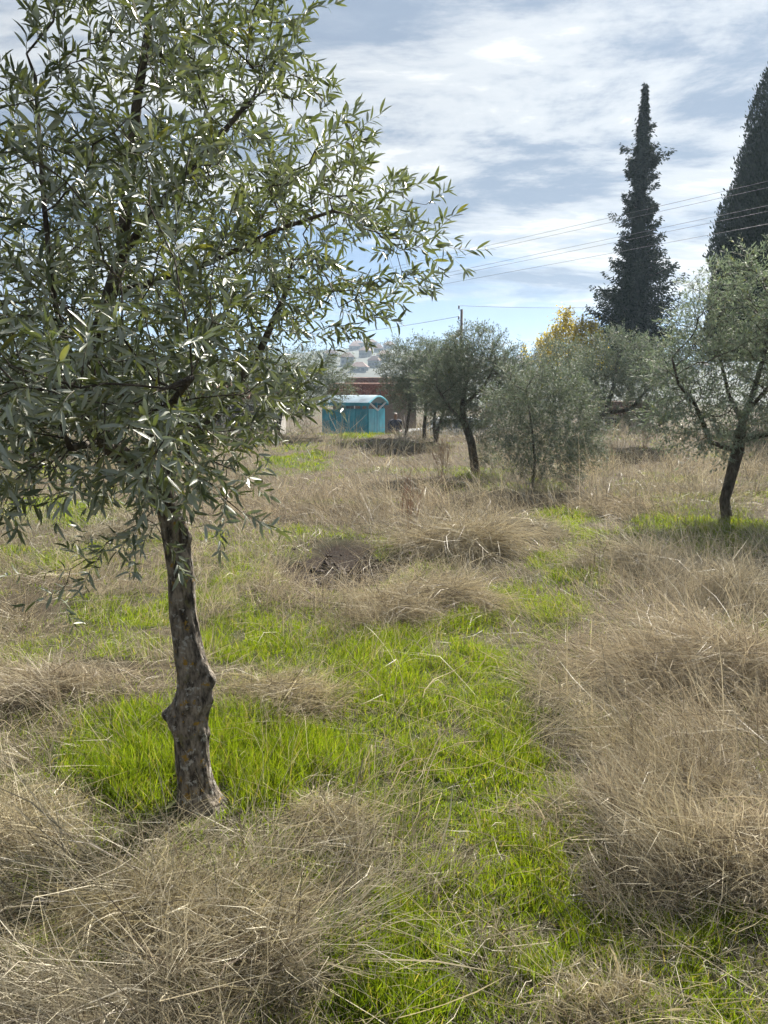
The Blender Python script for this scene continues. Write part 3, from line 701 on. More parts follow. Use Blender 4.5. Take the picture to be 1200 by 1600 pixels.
olive_tree('olive_tree', 'low olive tree behind the near crown, left of the house', [(-1, px_limb([(185, 702, .09), (188, 670, .08), (180, 640, .06), (170, 600, .03)], Y)), (0, px_limb([(188, 665, .06), (215, 635, .04), (240, 600, .02)], Y))],
           [E(180, 585, 0, 70, 1.1, 58, Y), E(250, 590, .1, 55, 1.0, 45, Y), E(120, 600, .1, 50, .9, 42, Y)], step=.125, nattr=650, per=3, pairs=5, tlen=(.2, .36), llen=(.075, .105))

# ------------------------------------------------------------------ the near olive tree
def near_tree():
    tb = ground(310, 1258); Y = tb.y
    base = np.array((tb.x, tb.y, float(height(np.array([tb.x]), np.array([tb.y]))[0]) - .02))
    root = empty('olive_tree', tuple(base)); tag(root, 'near olive tree with lichened knobbly trunk, the largest in the picture', 'tree')
    # trunk: a finely cut tube with knobs, flare and flutes
    tp = [(314, 1264, .084), (306, 1225, .068), (300, 1180, .064), (297, 1130, .066), (303, 1095, .064), (304, 1060, .063), (294, 1010, .057), (286, 960, .053), (284, 900, .050), (276, 850, .049), (268, 810, .047), (258, 775, .045)]
    ctr = []
    for (u, v, r) in tp:
        p = at(u, v, Y + .02); ctr.append((np.array(p), r))
    ts = np.linspace(0, len(tp) - 1, 220); NS = 72; V = []
    Cp = np.array([c for c, r in ctr]); Rp = np.array([r for c, r in ctr]); ii = np.arange(len(tp))
    cx = [np.interp(ts, ii, Cp[:, k]) for k in range(3)]; rr = np.interp(ts, ii, Rp)
    ker = np.ones(9) / 9
    cx = [np.convolve(np.pad(c, 4, 'edge'), ker, 'valid') for c in cx]; rr = np.convolve(np.pad(rr, 4, 'edge'), ker, 'valid')
    a = np.linspace(0, 2 * math.pi, NS, endpoint=False); A_, Z_ = np.meshgrid(a, cx[2])
    R_ = np.repeat(rr[:, None], NS, 1)
    R_ = R_ * (1 + .10 * (fbm(np.cos(A_) * 1.2 + 5, Z_ * 3 + np.sin(A_) * 1.2, 3) - .5) + .16 * (fbm(np.cos(A_) * 4 + 3, Z_ * 9 + np.sin(A_) * 4, 6) - .5) + .10 * (fbm(np.cos(A_) * 11 + 3, Z_ * 34 + np.sin(A_) * 11, 8, 3) - .5))
    def knob(ang, z, da, dz, h):
        nonlocal R_
        d = (np.angle(np.exp(1j * (A_ - ang))) / da) ** 2 + ((Z_ - z) / dz) ** 2; R_ = R_ + h * np.exp(-d * 1.6)
    zk = lambda v: at(300, v, Y).z
    lump = .6 + .8 * fbm(np.cos(A_) * 5, Z_ * 22 + np.sin(A_) * 5, 61)
    knob(math.pi * 1.0, zk(1118), .55, .045, .052); knob(math.pi * 1.25, zk(1128), .5, .05, .022)
    knob(-.25, zk(1062), .6, .05, .03); knob(-.6, zk(1040), .5, .03, .014)
    knob(-.15, zk(840), .55, .035, .018); knob(.0, zk(1150), .4, .03, .008)
    R_ = R_ + .012 * np.exp(-((Z_ - zk(1095)) / .035) ** 2) * lump
    R_ = R_ + np.exp(-np.maximum(Z_ - base[2], 0) / .05) * (.022 * (.2 + 1.3 * fbm(np.cos(A_) * 3 + 2, np.sin(A_) * 3, 9)) + .042 * np.exp(-(np.angle(np.exp(1j * (A_ + .45))) / .7) ** 2) * lump)
    X_ = np.array(cx[0])[:, None] + R_ * np.cos(A_); Y_ = np.array(cx[1])[:, None] + R_ * np.sin(A_)
    V = np.stack([X_, Y_, Z_], -1).reshape(-1, 3) - base
    i = np.arange(220 * NS).reshape(220, NS); j = np.roll(i, -1, 1)
    F = np.stack([i[:-1], j[:-1], j[1:], i[1:]], -1).reshape(-1, 4)
    tr_ = link('trunk', npmesh('trunk', V, F, None, True), M['bark'], root)
    # dark pruning scars on the trunk
    for (u, v, ang, ru, rv) in ((297, 836, -.6, .020, .048),):
        zc = at(u, v, Y).z; k = int(np.abs(np.array(cx[2]) - zc).argmin()); kk = int((ang % (2 * math.pi)) / (2 * math.pi) * NS)
        c = V.reshape(220, NS, 3)[k, kk]; n_ = np.array((math.cos(ang), math.sin(ang), .1)); n_ /= np.linalg.norm(n_); s_ = np.cross((0, 0, 1), n_); s_ /= np.linalg.norm(s_); u_ = np.cross(n_, s_)
        mb = MB(); VV = [c + n_ * -.004]; 
        for ring, (f, h) in enumerate(((.45, -.002), (.85, .004), (1.0, .003), (1.1, -.02))):
            for q in range(14):
                g = q / 14 * 6.283; w = 1 + .25 * math.sin(3 * g + ring) ; VV.append(c + (s_ * math.cos(g) * ru + u_ * math.sin(g) * rv) * f * w + n_ * h)
        FF = [(0, 1 + q, 1 + (q + 1) % 14) for q in range(14)]
        for ring in range(3):
            o = 1 + ring * 14; FF += [(o + q, o + 14 + q, o + 14 + (q + 1) % 14, o + (q + 1) % 14) for q in range(14)]
        mb.add(VV, FF); mb.build('pruning_scar', M['scar'], tr_, True)
    # limbs
    limbs = [(-1, px_limb([(260, 790, .050), (252, 765, .046), (225, 735, .038), (175, 700, .034), (140, 655, .032), (135, 600, .030), (148, 540, .028), (172, 460, .026), (190, 400, .024), (200, 300, .021), (214, 160, .017), (234, 30, .012), (240, -120, .008)], Y + .02, [0, 0, -.02, -.05, -.08, -.06, -.02, .02, .05, .05, .0, 0, 0])),
             (0, px_limb([(252, 765, .034), (268, 730, .028), (310, 680, .022), (360, 620, .019), (410, 540, .015), (450, 450, .010)], Y, [0, .1, .2, .3, .35, .4])),
             (0, px_limb([(190, 400, .016), (240, 330, .013), (310, 250, .010), (380, 170, .008)], Y, [.05, .0, -.1, -.1])),
             (0, px_limb([(172, 460, .015), (240, 440, .012), (330, 410, .010), (430, 360, .008), (520, 330, .006)], Y, [.02, .1, .1, 0, -.05])),
             (0, px_limb([(140, 640, .016), (110, 560, .012), (85, 470, .009), (70, 330, .008), (55, 120, .006)], Y, [-.08, -.2, -.3, -.35, -.3])),
             (0, px_limb([(225, 735, .016), (230, 700, .013), (260, 640, .010), (300, 590, .008)], Y, [0, -.3, -.7, -1.0])),
             (0, px_limb([(175, 700, .014), (150, 690, .011), (110, 700, .009)], Y, [-.05, -.4, -.75])),
             (0, px_limb([(148, 540, .016), (120, 500, .012), (60, 440, .010), (-40, 380, .008)], Y, [0, .3, .6, .8])),
             (0, px_limb([(138, 620, .022), (100, 612, .020), (62, 604, .019)], Y, [-.06, -.05, -.05]))]
    step = .065
    P0, par0, R0 = seed_limbs(limbs, step)
    ells = [E(210, 380, 0, 320, 1.1, 300, Y), E(380, 300, .1, 290, .9, 260, Y), E(430, 430, .1, 300, .7, 130, Y), E(220, 640, -.3, 260, .95, 160, Y), E(330, 80, .1, 230, .8, 200, Y), E(60, 500, -.1, 240, 1.0, 330, Y),
            E(370, 600, .1, 190, .7, 140, Y), E(260, -90, 0, 260, .8, 170, Y), E(230, 700, -1.0, 130, .40, 90, Y), E(120, 620, -1.0, 160, .45, 130, Y), E(250, 450, -.8, 220, .4, 200, Y)]
    A = ell_points(ells, 3000, .7)
    A = np.concatenate([A, ell_points([E(200, 640, -.75, 230, .5, 110, Y)], 260, .7), ell_points([E(120, 600, -1.0, 170, .35, 120, Y)], 160, .8), ell_points([E(300, 560, .2, 200, .6, 130, Y)], 240, .7), ell_points([E(60, 640, -.3, 170, .7, 100, Y)], 200, .7), ell_points([E(230, 730, -.9, 120, .3, 40, Y)], 110, .8), ell_points([E(330, 760, -.3, 80, .35, 50, Y)], 60, .8), ell_points([E(60, 720, -.6, 110, .4, 50, Y)], 80, .8)])
    hang = []
    for pts in ([(340, 770), (390, 800), (420, 835), (385, 850)], [(240, 800), (265, 840), (290, 880), (285, 915)], [(170, 790), (150, 850), (200, 860)], [(110, 850), (80, 900), (65, 950)], [(30, 720), (20, 760), (5, 790), (-20, 740)], [(60, 700), (40, 730)], [(200, 760), (180, 800), (220, 830)], [(600, 330), (660, 310), (690, 340)], [(600, 400), (680, 395), (735, 388)], [(600, 440), (650, 470), (690, 430)], [(560, 230), (570, 200), (620, 260)]):
        dd = rng.uniform(-.55, .1) if pts[0][1] > 700 else rng.uniform(-.1, .2)
        for (u, v) in pts: hang.append(np.array(at(u + rng.uniform(-8, 8), v + rng.uniform(-8, 8), Y + dd)))
    # silhouette on the open right-hand side: the crown's own outline
    vv = np.array([-400, 0, 110, 150, 190, 240, 290, 330, 380, 430, 470, 520, 580, 640, 690, 740, 800]); uu = np.array([500, 510, 490, 510, 565, 580, 625, 655, 705, 680, 640, 600, 560, 520, 450, 420, 400])
    pu, pv, pz = project(A[:, 0], A[:, 1], A[:, 2])
    A = A[(pu < np.interp(pv, vv, uu) - 8) & (A[:, 1] > 1.30) & (pv < 800) & (A[:, 2] > .75) & (A[:, 2] < 4.1) & (pu > -620)]
    A = np.concatenate([A, np.array(hang)])
    P, par = colonize(P0, par0, A, step, 8 * step, 1.6 * step, 60, (0, 0, .03))
    R, kids = pipe_radii(par, .0017); R = np.minimum(R, .02); R[:len(R0)] = np.array(R0)
    P = P.copy(); P[len(P0):] += rng.normal(0, step * .08, (len(P) - len(P0), 3))
    br = link('branch', branch_mesh('branch', P - base, par, R), M['bark_far'], root)
    sel = np.nonzero((R < .0046) & (np.arange(len(P)) >= len(P0)))[0]
    cen = np.array(at(230, 420, Y))
    T, pos, dr, nr, ll, ww = twigs_and_leaves(P, par, R, np.concatenate([sel, sel[rng.random(len(sel)) < .12]]), 1, 6, (.07, .17), (.038, .068), (.165, .235), up_bias=.42, droop=.10, center=cen)
    # thin out whatever strays past the outline or too close to the lens
    pu, pv, pz = project(pos[:, 0], pos[:, 1], pos[:, 2])
    ok = (pz > 1.0)
    pos, dr, nr, ll, ww, pz, pu, pv = (q[ok] for q in (pos, dr, nr, ll, ww, pz, pu, pv))
    link('twig', twig_mesh('twig', T - base, .0013), M['twig'], root)
    cr = empty('crown'); cr.parent = root
    inview = (pu > 0) & (pu < 1200) & (pv > 0) & (pv < 1600)
    order = np.argsort(np.where(inview, pz / ll, 1e9)); big = order[:300]; rest = order[300:]
    # the 300 largest leaves, one by one
    cols = leaf_cols(8); meshes = []
    for k in range(12):
        V0, F0 = LT[k % 6]; V0 = V0 * np.array((1, .185, 1.0)); V0[:, 2] *= 1
        meshes.append(npmesh('leaf', V0, F0, np.repeat(leaf_cols(1), len(V0), 0), True)); meshes[-1].materials.append(M['olive'])
    for q, i_ in enumerate(big):
        o = bpy.data.objects.new('leaf', meshes[q % 12]); COL.objects.link(o); o.parent = cr
        sd_ = np.cross(nr[i_], dr[i_]); s_ = ll[i_]; p_ = pos[i_] - base
        o.matrix_local = Matrix(((dr[i_][0] * s_, sd_[0] * s_, nr[i_][0] * s_, p_[0]), (dr[i_][1] * s_, sd_[1] * s_, nr[i_][1] * s_, p_[1]), (dr[i_][2] * s_, sd_[2] * s_, nr[i_][2] * s_, p_[2]), (0, 0, 0, 1)))
    Vs, Fs, Cs, off = [], [], [], 0
    for k, grp in enumerate(np.array_split(rng.permutation(rest), 6)):
        V, F = batch_leaves(LT[k], pos[grp] - base, dr[grp], nr[grp], ll[grp], ww[grp]); Vs.append(V); Fs.append(F + off); off += len(V); Cs.append(np.repeat(leaf_cols(len(grp)), 11, 0))
    fo = link('foliage', npmesh('foliage', np.concatenate(Vs), np.concatenate(Fs), np.concatenate(Cs), True), M['olive'], cr); fo['kind'] = 'stuff'
    print('near tree nodes', len(P), 'leaves', len(pos), 'attr', len(A))
near_tree()
# ------------------------------------------------------------------ conifers and the yellow tree
def diamonds(name, pos, dr, ll, ww, cols, m, parent, base):
    nr = norm(np.cross(dr, norm(rng.normal(0, 1, dr.shape)))); V, F = batch_leaves(LF, pos - base, dr, nr, ll, ww)
    o = link(name, npmesh(name, V, F, np.repeat(cols, 4, 0)), m, parent); o['kind'] = 'stuff'; return o
def conifer(name, label, u, Y, prof, tiered, seed=0):
    """prof: (v, radius px) from top to bottom"""
    zs = np.array([at(u, v, Y).z for v, r in prof]); rs = np.array([r for v, r in prof]) * Y * 1.02 / 1200
    b = at(u, 640, Y); base = np.array((b.x, b.y, -.8)); top = zs[0]; o1 = np.argsort(zs); zlo = zs.min()
    rad_at = lambda z: np.interp(z, zs[o1], rs[o1])
    root = empty(name, tuple(base)); tag(root, label, 'tree'); hgt = top - base[2]
    MB().tube([(0, 0, 0), (0, 0, hgt * .5), (0, 0, hgt * .97)], [.24, .15, .02], 8).build('trunk', M['bark_far'], root, True)
    if tiered:      # whorled limbs that sag and turn up at the tip, hung with sprays
        nb = 460; w = np.linspace(zlo, top - 1.6, 400); pw = np.cumsum((rad_at(w) + .28) ** 1.5); hz = np.interp(rng.random(nb), pw / pw[-1], w); az = rng.random(nb) * 2 * math.pi; R = (rad_at(hz) * rng.uniform(.55, 1.3, nb) + .03 + .07 * np.clip((top - hz) / 2.5, 0, 1)) * np.where(rng.random(nb) < .12, 1.45, 1.0)
        per = 130; t = rng.random((nb, per)) ** .75; sag = rng.uniform(.05, .34, nb)
        rr_ = R[:, None] * t; px_ = rr_ * np.cos(az)[:, None]; py_ = rr_ * np.sin(az)[:, None]; pz_ = hz[:, None] - base[2] - sag[:, None] * R[:, None] * np.sin(t * 2.4) + .22 * R[:, None] * t ** 3
        P = np.stack([px_, py_, pz_], -1); jit = (.012 + .035 * np.clip((top - hz) / 2.5, 0, 1)[:, None] + .085 * R[:, None] * (1.05 - t))[:, :, None]; P = P + rng.normal(0, 1, P.shape) * jit; P[:, :, 2] -= np.abs(rng.normal(0, .10, t.shape))
        P = P.reshape(-1, 3); D = np.repeat(np.stack([np.cos(az), np.sin(az), np.full(nb, -.35)], 1), per, 0) * .8 + rng.normal(0, .5, P.shape); core = .38
        nl = 2600; zl_ = top - 3.2 * rng.random(nl) ** .8; al_ = rng.random(nl) * 6.283; lob = .55 + .9 * vnoise(zl_ * 3.1, al_ * .9, 19); rl_ = (rad_at(zl_) * .62 + .015) * lob * np.where(rng.random(nl) < .07, 2.1, 1.0) * rng.random(nl) ** .5
        P = np.concatenate([P, np.stack([rl_ * np.cos(al_), rl_ * np.sin(al_), zl_ - base[2]], 1)]); D = np.concatenate([D, np.stack([np.cos(al_) * .7, np.sin(al_) * .7, np.full(nl, -.7)], 1) + rng.normal(0, .35, (nl, 3))]); size = (.10, .24)
    else:           # dense upright sprays in a smooth column
        n = 90000; w = np.linspace(zlo, top, 400); pz = np.cumsum(rad_at(w) + .1); pz /= pz[-1]; hz = np.interp(rng.random(n), pz, w); az = rng.random(n) * 2 * math.pi
        R = rad_at(hz) * (1 + .16 * (fbm(np.cos(az) * 2.2 + seed, hz * 1.3 + np.sin(az) * 2.2, 6, 3) - .5) * 2) * np.where(rng.random(n) < .04, rng.uniform(1.0, 1.07, n), 1 - .16 * rng.random(n) ** 2)
        P = np.stack([R * np.cos(az), R * np.sin(az), hz - base[2]], 1) + rng.normal(0, .03, (n, 3)); D = np.stack([np.cos(az) * .35, np.sin(az) * .35, np.ones(n)], 1) + rng.normal(0, .3, (n, 3)); core = .86; size = (.10, .24)
    D = norm(D); n = len(P); ll = rng.uniform(*size, n); c0 = np.array((.014, .024, .014)) + np.array((.018, .024, .009)) * rng.random((n, 1)) ** 2
    diamonds('crown', P + base, D, ll, ll * rng.uniform(.25, .42, n), c0, M['needle'], root, base)
    # the dense inner foliage, closed and lumpy
    zc = np.linspace(zlo, top - .4, 60); ac = np.linspace(0, 2 * math.pi, 24, endpoint=False); AA, ZZ = np.meshgrid(ac, zc)
    RC = rad_at(ZZ) * core * (1 + .4 * (vnoise(np.cos(AA) * 3 + seed, ZZ * 2.2 + np.sin(AA) * 3, 6) - .5))
    VC = np.stack([RC * np.cos(AA), RC * np.sin(AA), ZZ - base[2]], -1).reshape(-1, 3); ic = np.arange(60 * 24).reshape(60, 24); jc = np.roll(ic, -1, 1)
    link('inner_crown', npmesh('inner_crown', VC, np.stack([ic[:-1], jc[:-1], jc[1:], ic[1:]], -1).reshape(-1, 4), np.tile(np.array([[.014, .024, .013]]), (len(VC), 1)), True), M['needle'], root)
    if tiered:
        for k in range(0, nb, 10):
            q = [Vector((R[k] * f * math.cos(az[k]), R[k] * f * math.sin(az[k]), hz[k] - base[2] - sag[k] * R[k] * math.sin(f * 2.4) + .22 * R[k] * f ** 3)) for f in (0, .5, .95)]
            MB().tube(q, [.035, .02, .008], 4, False).build('limb', M['bark_far'], root)
conifer('conifer_tree', 'dark spire shaped conifer with ragged tiers behind the yellow tree', 984, 40, [(130, 1), (155, 3), (200, 8), (232, 17), (246, 24), (262, 15), (300, 18), (330, 20), (350, 22), (380, 27), (400, 38), (415, 46), (440, 48), (470, 52), (500, 58), (540, 66), (580, 68)], True, 3)
conifer('cypress_tree', 'tall dense dark cypress at the right edge of the sky', 1240, 37, [(-90, 6), (-40, 26), (20, 46), (60, 54), (90, 64), (160, 80), (240, 98), (320, 114), (400, 128), (470, 136), (560, 138)], False, 9)

def yellow_tree():
    Y = 31; b = at(888, 640, Y); base = np.array((b.x, b.y, -.8)); root = empty('poplar_tree', tuple(base)); tag(root, 'young tree with yellow autumn leaves in front of the spire conifer', 'tree')
    mb = MB(); pos = []; shoots = [(884, 488, 13, 1.0), (868, 512, 9, .5), (900, 506, 8, .45), (912, 498, 10, .55), (925, 502, 10, .6), (843, 530, 7, .35), (855, 520, 7, .35), (935, 520, 10, .5), (818, 540, 4, .1), (893, 530, 22, .8), (915, 540, 20, .8), (870, 550, 22, .6)]
    root0 = Vector((0, 0, 0)); fork = Vector((0, 0, 2.0)); mb.tube([root0, fork], [.12, .09], 8)
    for (u, v, r, dens) in shoots:
        e = Vector(at(u, v, Y + rng.uniform(-.5, .5))) - Vector(base); m = fork.lerp(e, .45) + Vector(((e.x - fork.x) * .35, 0, 0)); mb.tube([fork, m, e], [.04, .022, .006], 5)
        n = int(1300 * dens); t = rng.random(n) ** .8 * .75 + .25; ctr = np.array(m)[None] * (1 - t[:, None]) + np.array(e)[None] * t[:, None]
        rr = 1.5 * r / 1200 * Y * (1.15 - .75 * t); pos.append(ctr + rng.normal(0, .75, (n, 3)) * rr[:, None])
    mb.build('trunk', M['bark_far'], root, True)
    P = np.concatenate(pos); n = len(P); D = norm(rng.normal(0, 1, (n, 3)) + np.array((0, 0, -.5))); ll = rng.uniform(.06, .11, n)
    c = np.array((.60, .48, .05)) * rng.uniform(.45, 1.1, (n, 1)); br = (rng.random(n) < .28)[:, None]; c = np.where(br, np.array((.34, .30, .10)), c)
    diamonds('crown', P + base, D, ll, ll * rng.uniform(.6, .85, n), c, M['yellow'], root, base)
yellow_tree()

# ------------------------------------------------------------------ pole, wires
M['wood'] = simple('pole_wood', (.13, .105, .09), .85, var=.25, scale=4); M['wire'] = simple('wire', (.10, .10, .11), .5, .6)
M['porcelain'] = simple('porcelain', (.12, .10, .10), .3); M['lampgrey'] = simple('lamp_grey', (.42, .43, .44), .4); M['glass'] = simple('lamp_glass', (.6, .6, .58), .15)
Yp = 46.0; pt = at(721.5, 482, Yp); pole = empty('utility_pole', (pt.x, pt.y, -.8)); tag(pole, 'wooden utility pole with a street lamp rising behind the leaning olive', 'utility pole')
H = pt.z + .8
MB().tube([(0, 0, 0), (0, 0, H * .5), (0, 0, H - .05)], [.11, .095, .075], 10).build('pole', M['wood'], pole, True)
for k, zz in enumerate((H - .02, H - .62)):
    MB().tube([(-.05, -.02, zz - .08), (-.17, -.02, zz - .06), (-.17, -.02, zz + .02)], [.015, .015, .012], 6).build('bracket', M['wire'], pole)
    MB().tube([(-.17, -.02, zz), (-.17, -.02, zz + .05), (-.17, -.02, zz + .09), (-.17, -.02, zz + .15), (-.17, -.02, zz + .19)], [.035, .055, .035, .055, .03], 8).build('insulator', M['porcelain'], pole, True)
MB().tube([(-.02, -.03, H - 1.35), (-.12, -.1, H - 1.22), (-.22, -.16, H - 1.25)], [.02, .02, .02], 6).build('lamp_arm', M['wire'], pole)
lh = MB().tube([(-.22, -.16, H - 1.22), (-.22, -.16, H - 1.32), (-.22, -.16, H - 1.45), (-.22, -.16, H - 1.52)], [.05, .12, .17, .17], 12).build('lamp_head', M['lampgrey'], pole, True)
MB().tube([(-.22, -.16, H - 1.522), (-.22, -.16, H - 1.58), (-.22, -.16, H - 1.62)], [.155, .13, .05], 12).build('lamp_glass', M['glass'], lh, True)
def wire(p0, p1, sag, r, label):
    pts = []; 
    for k in range(25):
        t = k / 24; p = p0.lerp(p1, t); p.z -= sag * 4 * t * (1 - t); pts.append(p)
    o = MB().tube([p - p0 for p in pts], [r] * 25, 5).build('power_line', M['wire']); o.location = p0
    tag(o, label, 'power line', 'power lines across the sky')
for (vr, ul, vl, lab) in ((284, 751, 385, 'uppermost of the five power lines crossing behind the conifer'), (294, 751, 391, 'second highest of the five power lines crossing behind the conifer'), (322, 722, 420, 'middle one of the five power lines crossing behind the conifer'), (331, 720, 426, 'second lowest of the five power lines crossing behind the conifer'), (351, 657, 449, 'lowest of the five power lines crossing behind the conifer')):
    sl = (vl - vr) / (ul - 1200.); a = at(1560, vr + sl * 360 - 4, 17); b = at(240, vr + sl * -960 - 2, 66)
    wire(a, b, .12, .0055, lab)
top = Vector((pt.x - .17, pt.y - .02, pt.z + .16)); low = Vector((pt.x - .17, pt.y - .02, pt.z - .45))
wire(top, at(1150, 462, 75), .5, .012, 'thin wire leaving the pole top to the right'); wire(low, at(330, 530, 70), .5, .012, 'thin wire leaving the pole to the left, low over the trees')

# ------------------------------------------------------------------ buildings behind the field
M['turq'] = simple('turquoise_paint', (.015, .17, .24), .5, var=.35, scale=2.5); M['turq_light'] = simple('turquoise_sheet', (.03, .28, .37), .5, var=.2, scale=3)
M['roofwhite'] = simple('weathered_white_roof', (.17, .24, .29), .6, var=.3, scale=4); M['white_trim'] = simple('white_trim', (.42, .43, .43), .5, var=.05)
M['stonewall'] = simple('grey_render', (.27, .27, .28), .9, var=.3, scale=5, bump=.5); M['limewash'] = simple('limewash', (.34, .32, .29), .85, var=.12, scale=4)
M['tile'] = simple('roof_tile', (.17, .075, .052), .85, var=.4, scale=5); M['tile_old'] = simple('old_roof_tile', (.15, .085, .068), .9, var=.4, scale=4)
M['dark'] = simple('dark_opening', (.03, .03, .035), .3); M['carwhite'] = simple('car_white', (.50, .51, .52), .22, var=.03); M['carglass'] = simple('car_glass', (.05, .07, .08), .08)
M['tyre'] = simple('tyre', (.03, .03, .03), .85); M['rim'] = simple('rim', (.45, .45, .46), .35, .7)
def brick_material():
    m, nt, b = mat('brick_wall'); br = nt.nodes.new('ShaderNodeTexBrick'); tc = nt.nodes.new('ShaderNodeTexCoord'); mp = nt.nodes.new('ShaderNodeMapping'); mp.inputs['Rotation'].default_value = (math.pi / 2, 0, 0)
    nt.links.new(tc.outputs['Object'], mp.inputs[0]); nt.links.new(mp.outputs[0], br.inputs['Vector']); br.inputs['Scale'].default_value = 4.5
    br.inputs['Color1'].default_value = (.125, .085, .066, 1); br.inputs['Color2'].default_value = (.09, .062, .05, 1); br.inputs['Mortar'].default_value = (.28, .25, .22, 1); br.inputs['Mortar Size'].default_value = .018
    nt.links.new(br.outputs['Color'], b.inputs['Base Color']); b.inputs['Roughness'].default_value = .9; return m
M['brick'] = brick_material()
def shelter():
    Y = 29.0; a = rad(-24); zl = -.8
    c = at(575, 640, Y); root = empty('shelter', (c.x, c.y, zl), a); tag(root, 'turquoise shelter with a white barrel roof beyond the field', 'shelter')
    ze = at(575, 629, Y).z - zl; zp = at(575, 640, Y).z - zl; zt = at(590, 619, Y).z - zl; Lx, Wy = 1.95, 1.5   # local: x from -Lx to 0 (front right corner at 0,0), y depth
    # barrel roof
    mb = MB(); n = 14; R0 = []; o_ = .12
    for s_, x in enumerate((-Lx - o_, o_)):
        for q in range(2):
            for k in range(n + 1):
                t = k / n; y = -o_ + (Wy + 2 * o_) * t; z = ze + (zt - ze + .04) * math.sin(math.pi * t) - q * .05; mb.v.append((x, y, z))
    W = n + 1
    for k in range(n):
        mb.f += [(k, k + 1, 2 * W + k + 1, 2 * W + k), (W + k, 3 * W + k, 3 * W + k + 1, W + k + 1), (k, W + k, W + k + 1, k + 1), (2 * W + k, 2 * W + k + 1, 3 * W + k + 1, 3 * W + k)]
    mb.f += [(0, 2 * W, 3 * W, W), (n, W + n, 3 * W + n, 2 * W + n)]
    rf = mb.build('roof', M['roofwhite'], root)
    MB().box((-Lx - o_, -o_ - .03, ze - .12), (o_, -o_ - .005, ze + .0)).build('fascia', M['turq'], rf)
    MB().box((-Lx - o_, Wy + o_ + .005, ze - .12), (o_, Wy + o_ + .03, ze + .0)).build('fascia', M['turq'], rf)
    # V truss in the open gable
    for y0 in (0, Wy):
        MB().tube([(.06, y0, ze), (.06, Wy / 2, ze - .30)], [.035, .035], 6).build('truss', M['white_trim'], root)
    pa = []
    for k in range(n + 1): t = k / n; pa.append((.10, -o_ + (Wy + 2 * o_) * t, ze + (zt - ze + .02) * math.sin(math.pi * t) - .03))
    MB().tube(pa, [.04] * len(pa), 6).build('gable_arch', M['turq_light'], root)
    for (x, y) in ((-.04, .04), (-.04, Wy - .04), (-Lx / 2, .04), (-Lx / 2, Wy - .04), (-Lx + .04, .04), (-Lx + .04, Wy - .04), (-.0, Wy / 2)):
        MB().box((x - .035, y - .035, 0), (x + .035, y + .035, ze - .005)).build('post', M['turq'], root)
    npn = 4; w = Lx / npn
    for k in range(npn): MB().box((-Lx + k * w + .012, -.03, .1), (-Lx + (k + 1) * w - .012, .0, zp)).build('panel', M['turq'], root)
    for k in range(3): MB().box((.0 + .003, k * Wy / 3 + .012, .1), (.033, (k + 1) * Wy / 3 - .012, zp + .02)).build('panel', M['turq_light'], root)
    MB().box((-Lx, Wy - .03, .1), (-.08, Wy, zp)).build('back_panel', M['turq'], root)
shelter()
def tiled_house(name, label, u0, u1, v_eave, v_ridge, Y, depth, wallm, tilem, wins=(), rz=0):
    zl = -.8; p0, p1 = at(u0, 640, Y), at(u1, 640, Y); W = p1.x - p0.x; ze = at(u0, v_eave, Y).z - zl; zr = at(u0, v_ridge, Y + depth / 2).z - zl
    root = empty(name, (p0.x, Y, zl), rz); tag(root, label, 'house')
    MB().box((0, 0, 0), (W, depth, ze)).build('wall', wallm, root)
    mb = MB(); mb.add([(-.0, 0, ze), (-.0, depth, ze), (0, depth / 2, zr - .1), (W, 0, ze), (W, depth, ze), (W, depth / 2, zr - .1)], [(0, 2, 1), (3, 4, 5), (0, 3, 5, 2), (1, 2, 5, 4)]); mb.build('gable', wallm, root)
    # tile courses: rows of round tiles up both slopes, joined into one roof part
    mb = MB(); nx = int(W / .17); o = .3
    for side in (0, 1):
        a = Vector((0, -o if side == 0 else depth + o, ze - (zr - ze) * o / (depth / 2) + .06)); b = Vector((0, depth / 2, zr + .04)); S = 11
        for k in range(nx + 2):
            x = -.2 + k * (W + .4) / (nx + 1)
            for r in range(S):
                q0 = a.lerp(b, r / S - .02); q1 = a.lerp(b, (r + 1) / S); j = rng.normal(0, .03); q0.z += abs(rng.normal(0, .02))
                mb.tube([(x + j, q0.y, q0.z + .03), (x + j, q1.y, q1.z)], [.085, .07], 5, True)
    rf = mb.build('roof', tilem, root)
    MB().tube([(-.25, depth / 2, zr + .06), (W + .25, depth / 2, zr + .06)], [.13, .13], 8).build('ridge', tilem, rf)
    for (wu, wv, ww_, wh) in wins:
        p = at(wu, wv, Y); x = p.x - p0.x; z = p.z - zl
        wn = MB().box((x - ww_ / 2, -.02, z - wh / 2), (x + ww_ / 2, .02, z + wh / 2)).build('window', M['dark'], root)
        f = MB(); t = .06
        f.box((x - ww_ / 2 - t, -.045, z - wh / 2 - t), (x + ww_ / 2 + t, -.0205, z - wh / 2)); f.box((x - ww_ / 2 - t, -.045, z + wh / 2), (x + ww_ / 2 + t, -.0205, z + wh / 2 + t)); f.box((x - ww_ / 2 - t, -.045, z - wh / 2 + .001), (x - ww_ / 2, -.0205, z + wh / 2 - .001)); f.box((x + ww_ / 2, -.045, z - wh / 2 + .001), (x + ww_ / 2 + t, -.0205, z + wh / 2 - .001))
        f.build('frame', M['white_trim'], wn)
    return root
tiled_house('house', 'low brick house with a red tiled roof behind the turquoise shelter', 520, 650, 618, 604, 37, 5, M['brick'], M['tile'], ((540, 645, .8, .9),))
tiled_house('house', 'old brick house with a faded tiled roof, highest behind the shelter', 545, 640, 606, 594, 47, 6, M['brick'], M['tile_old'], ((585, 618, .8, .8),))
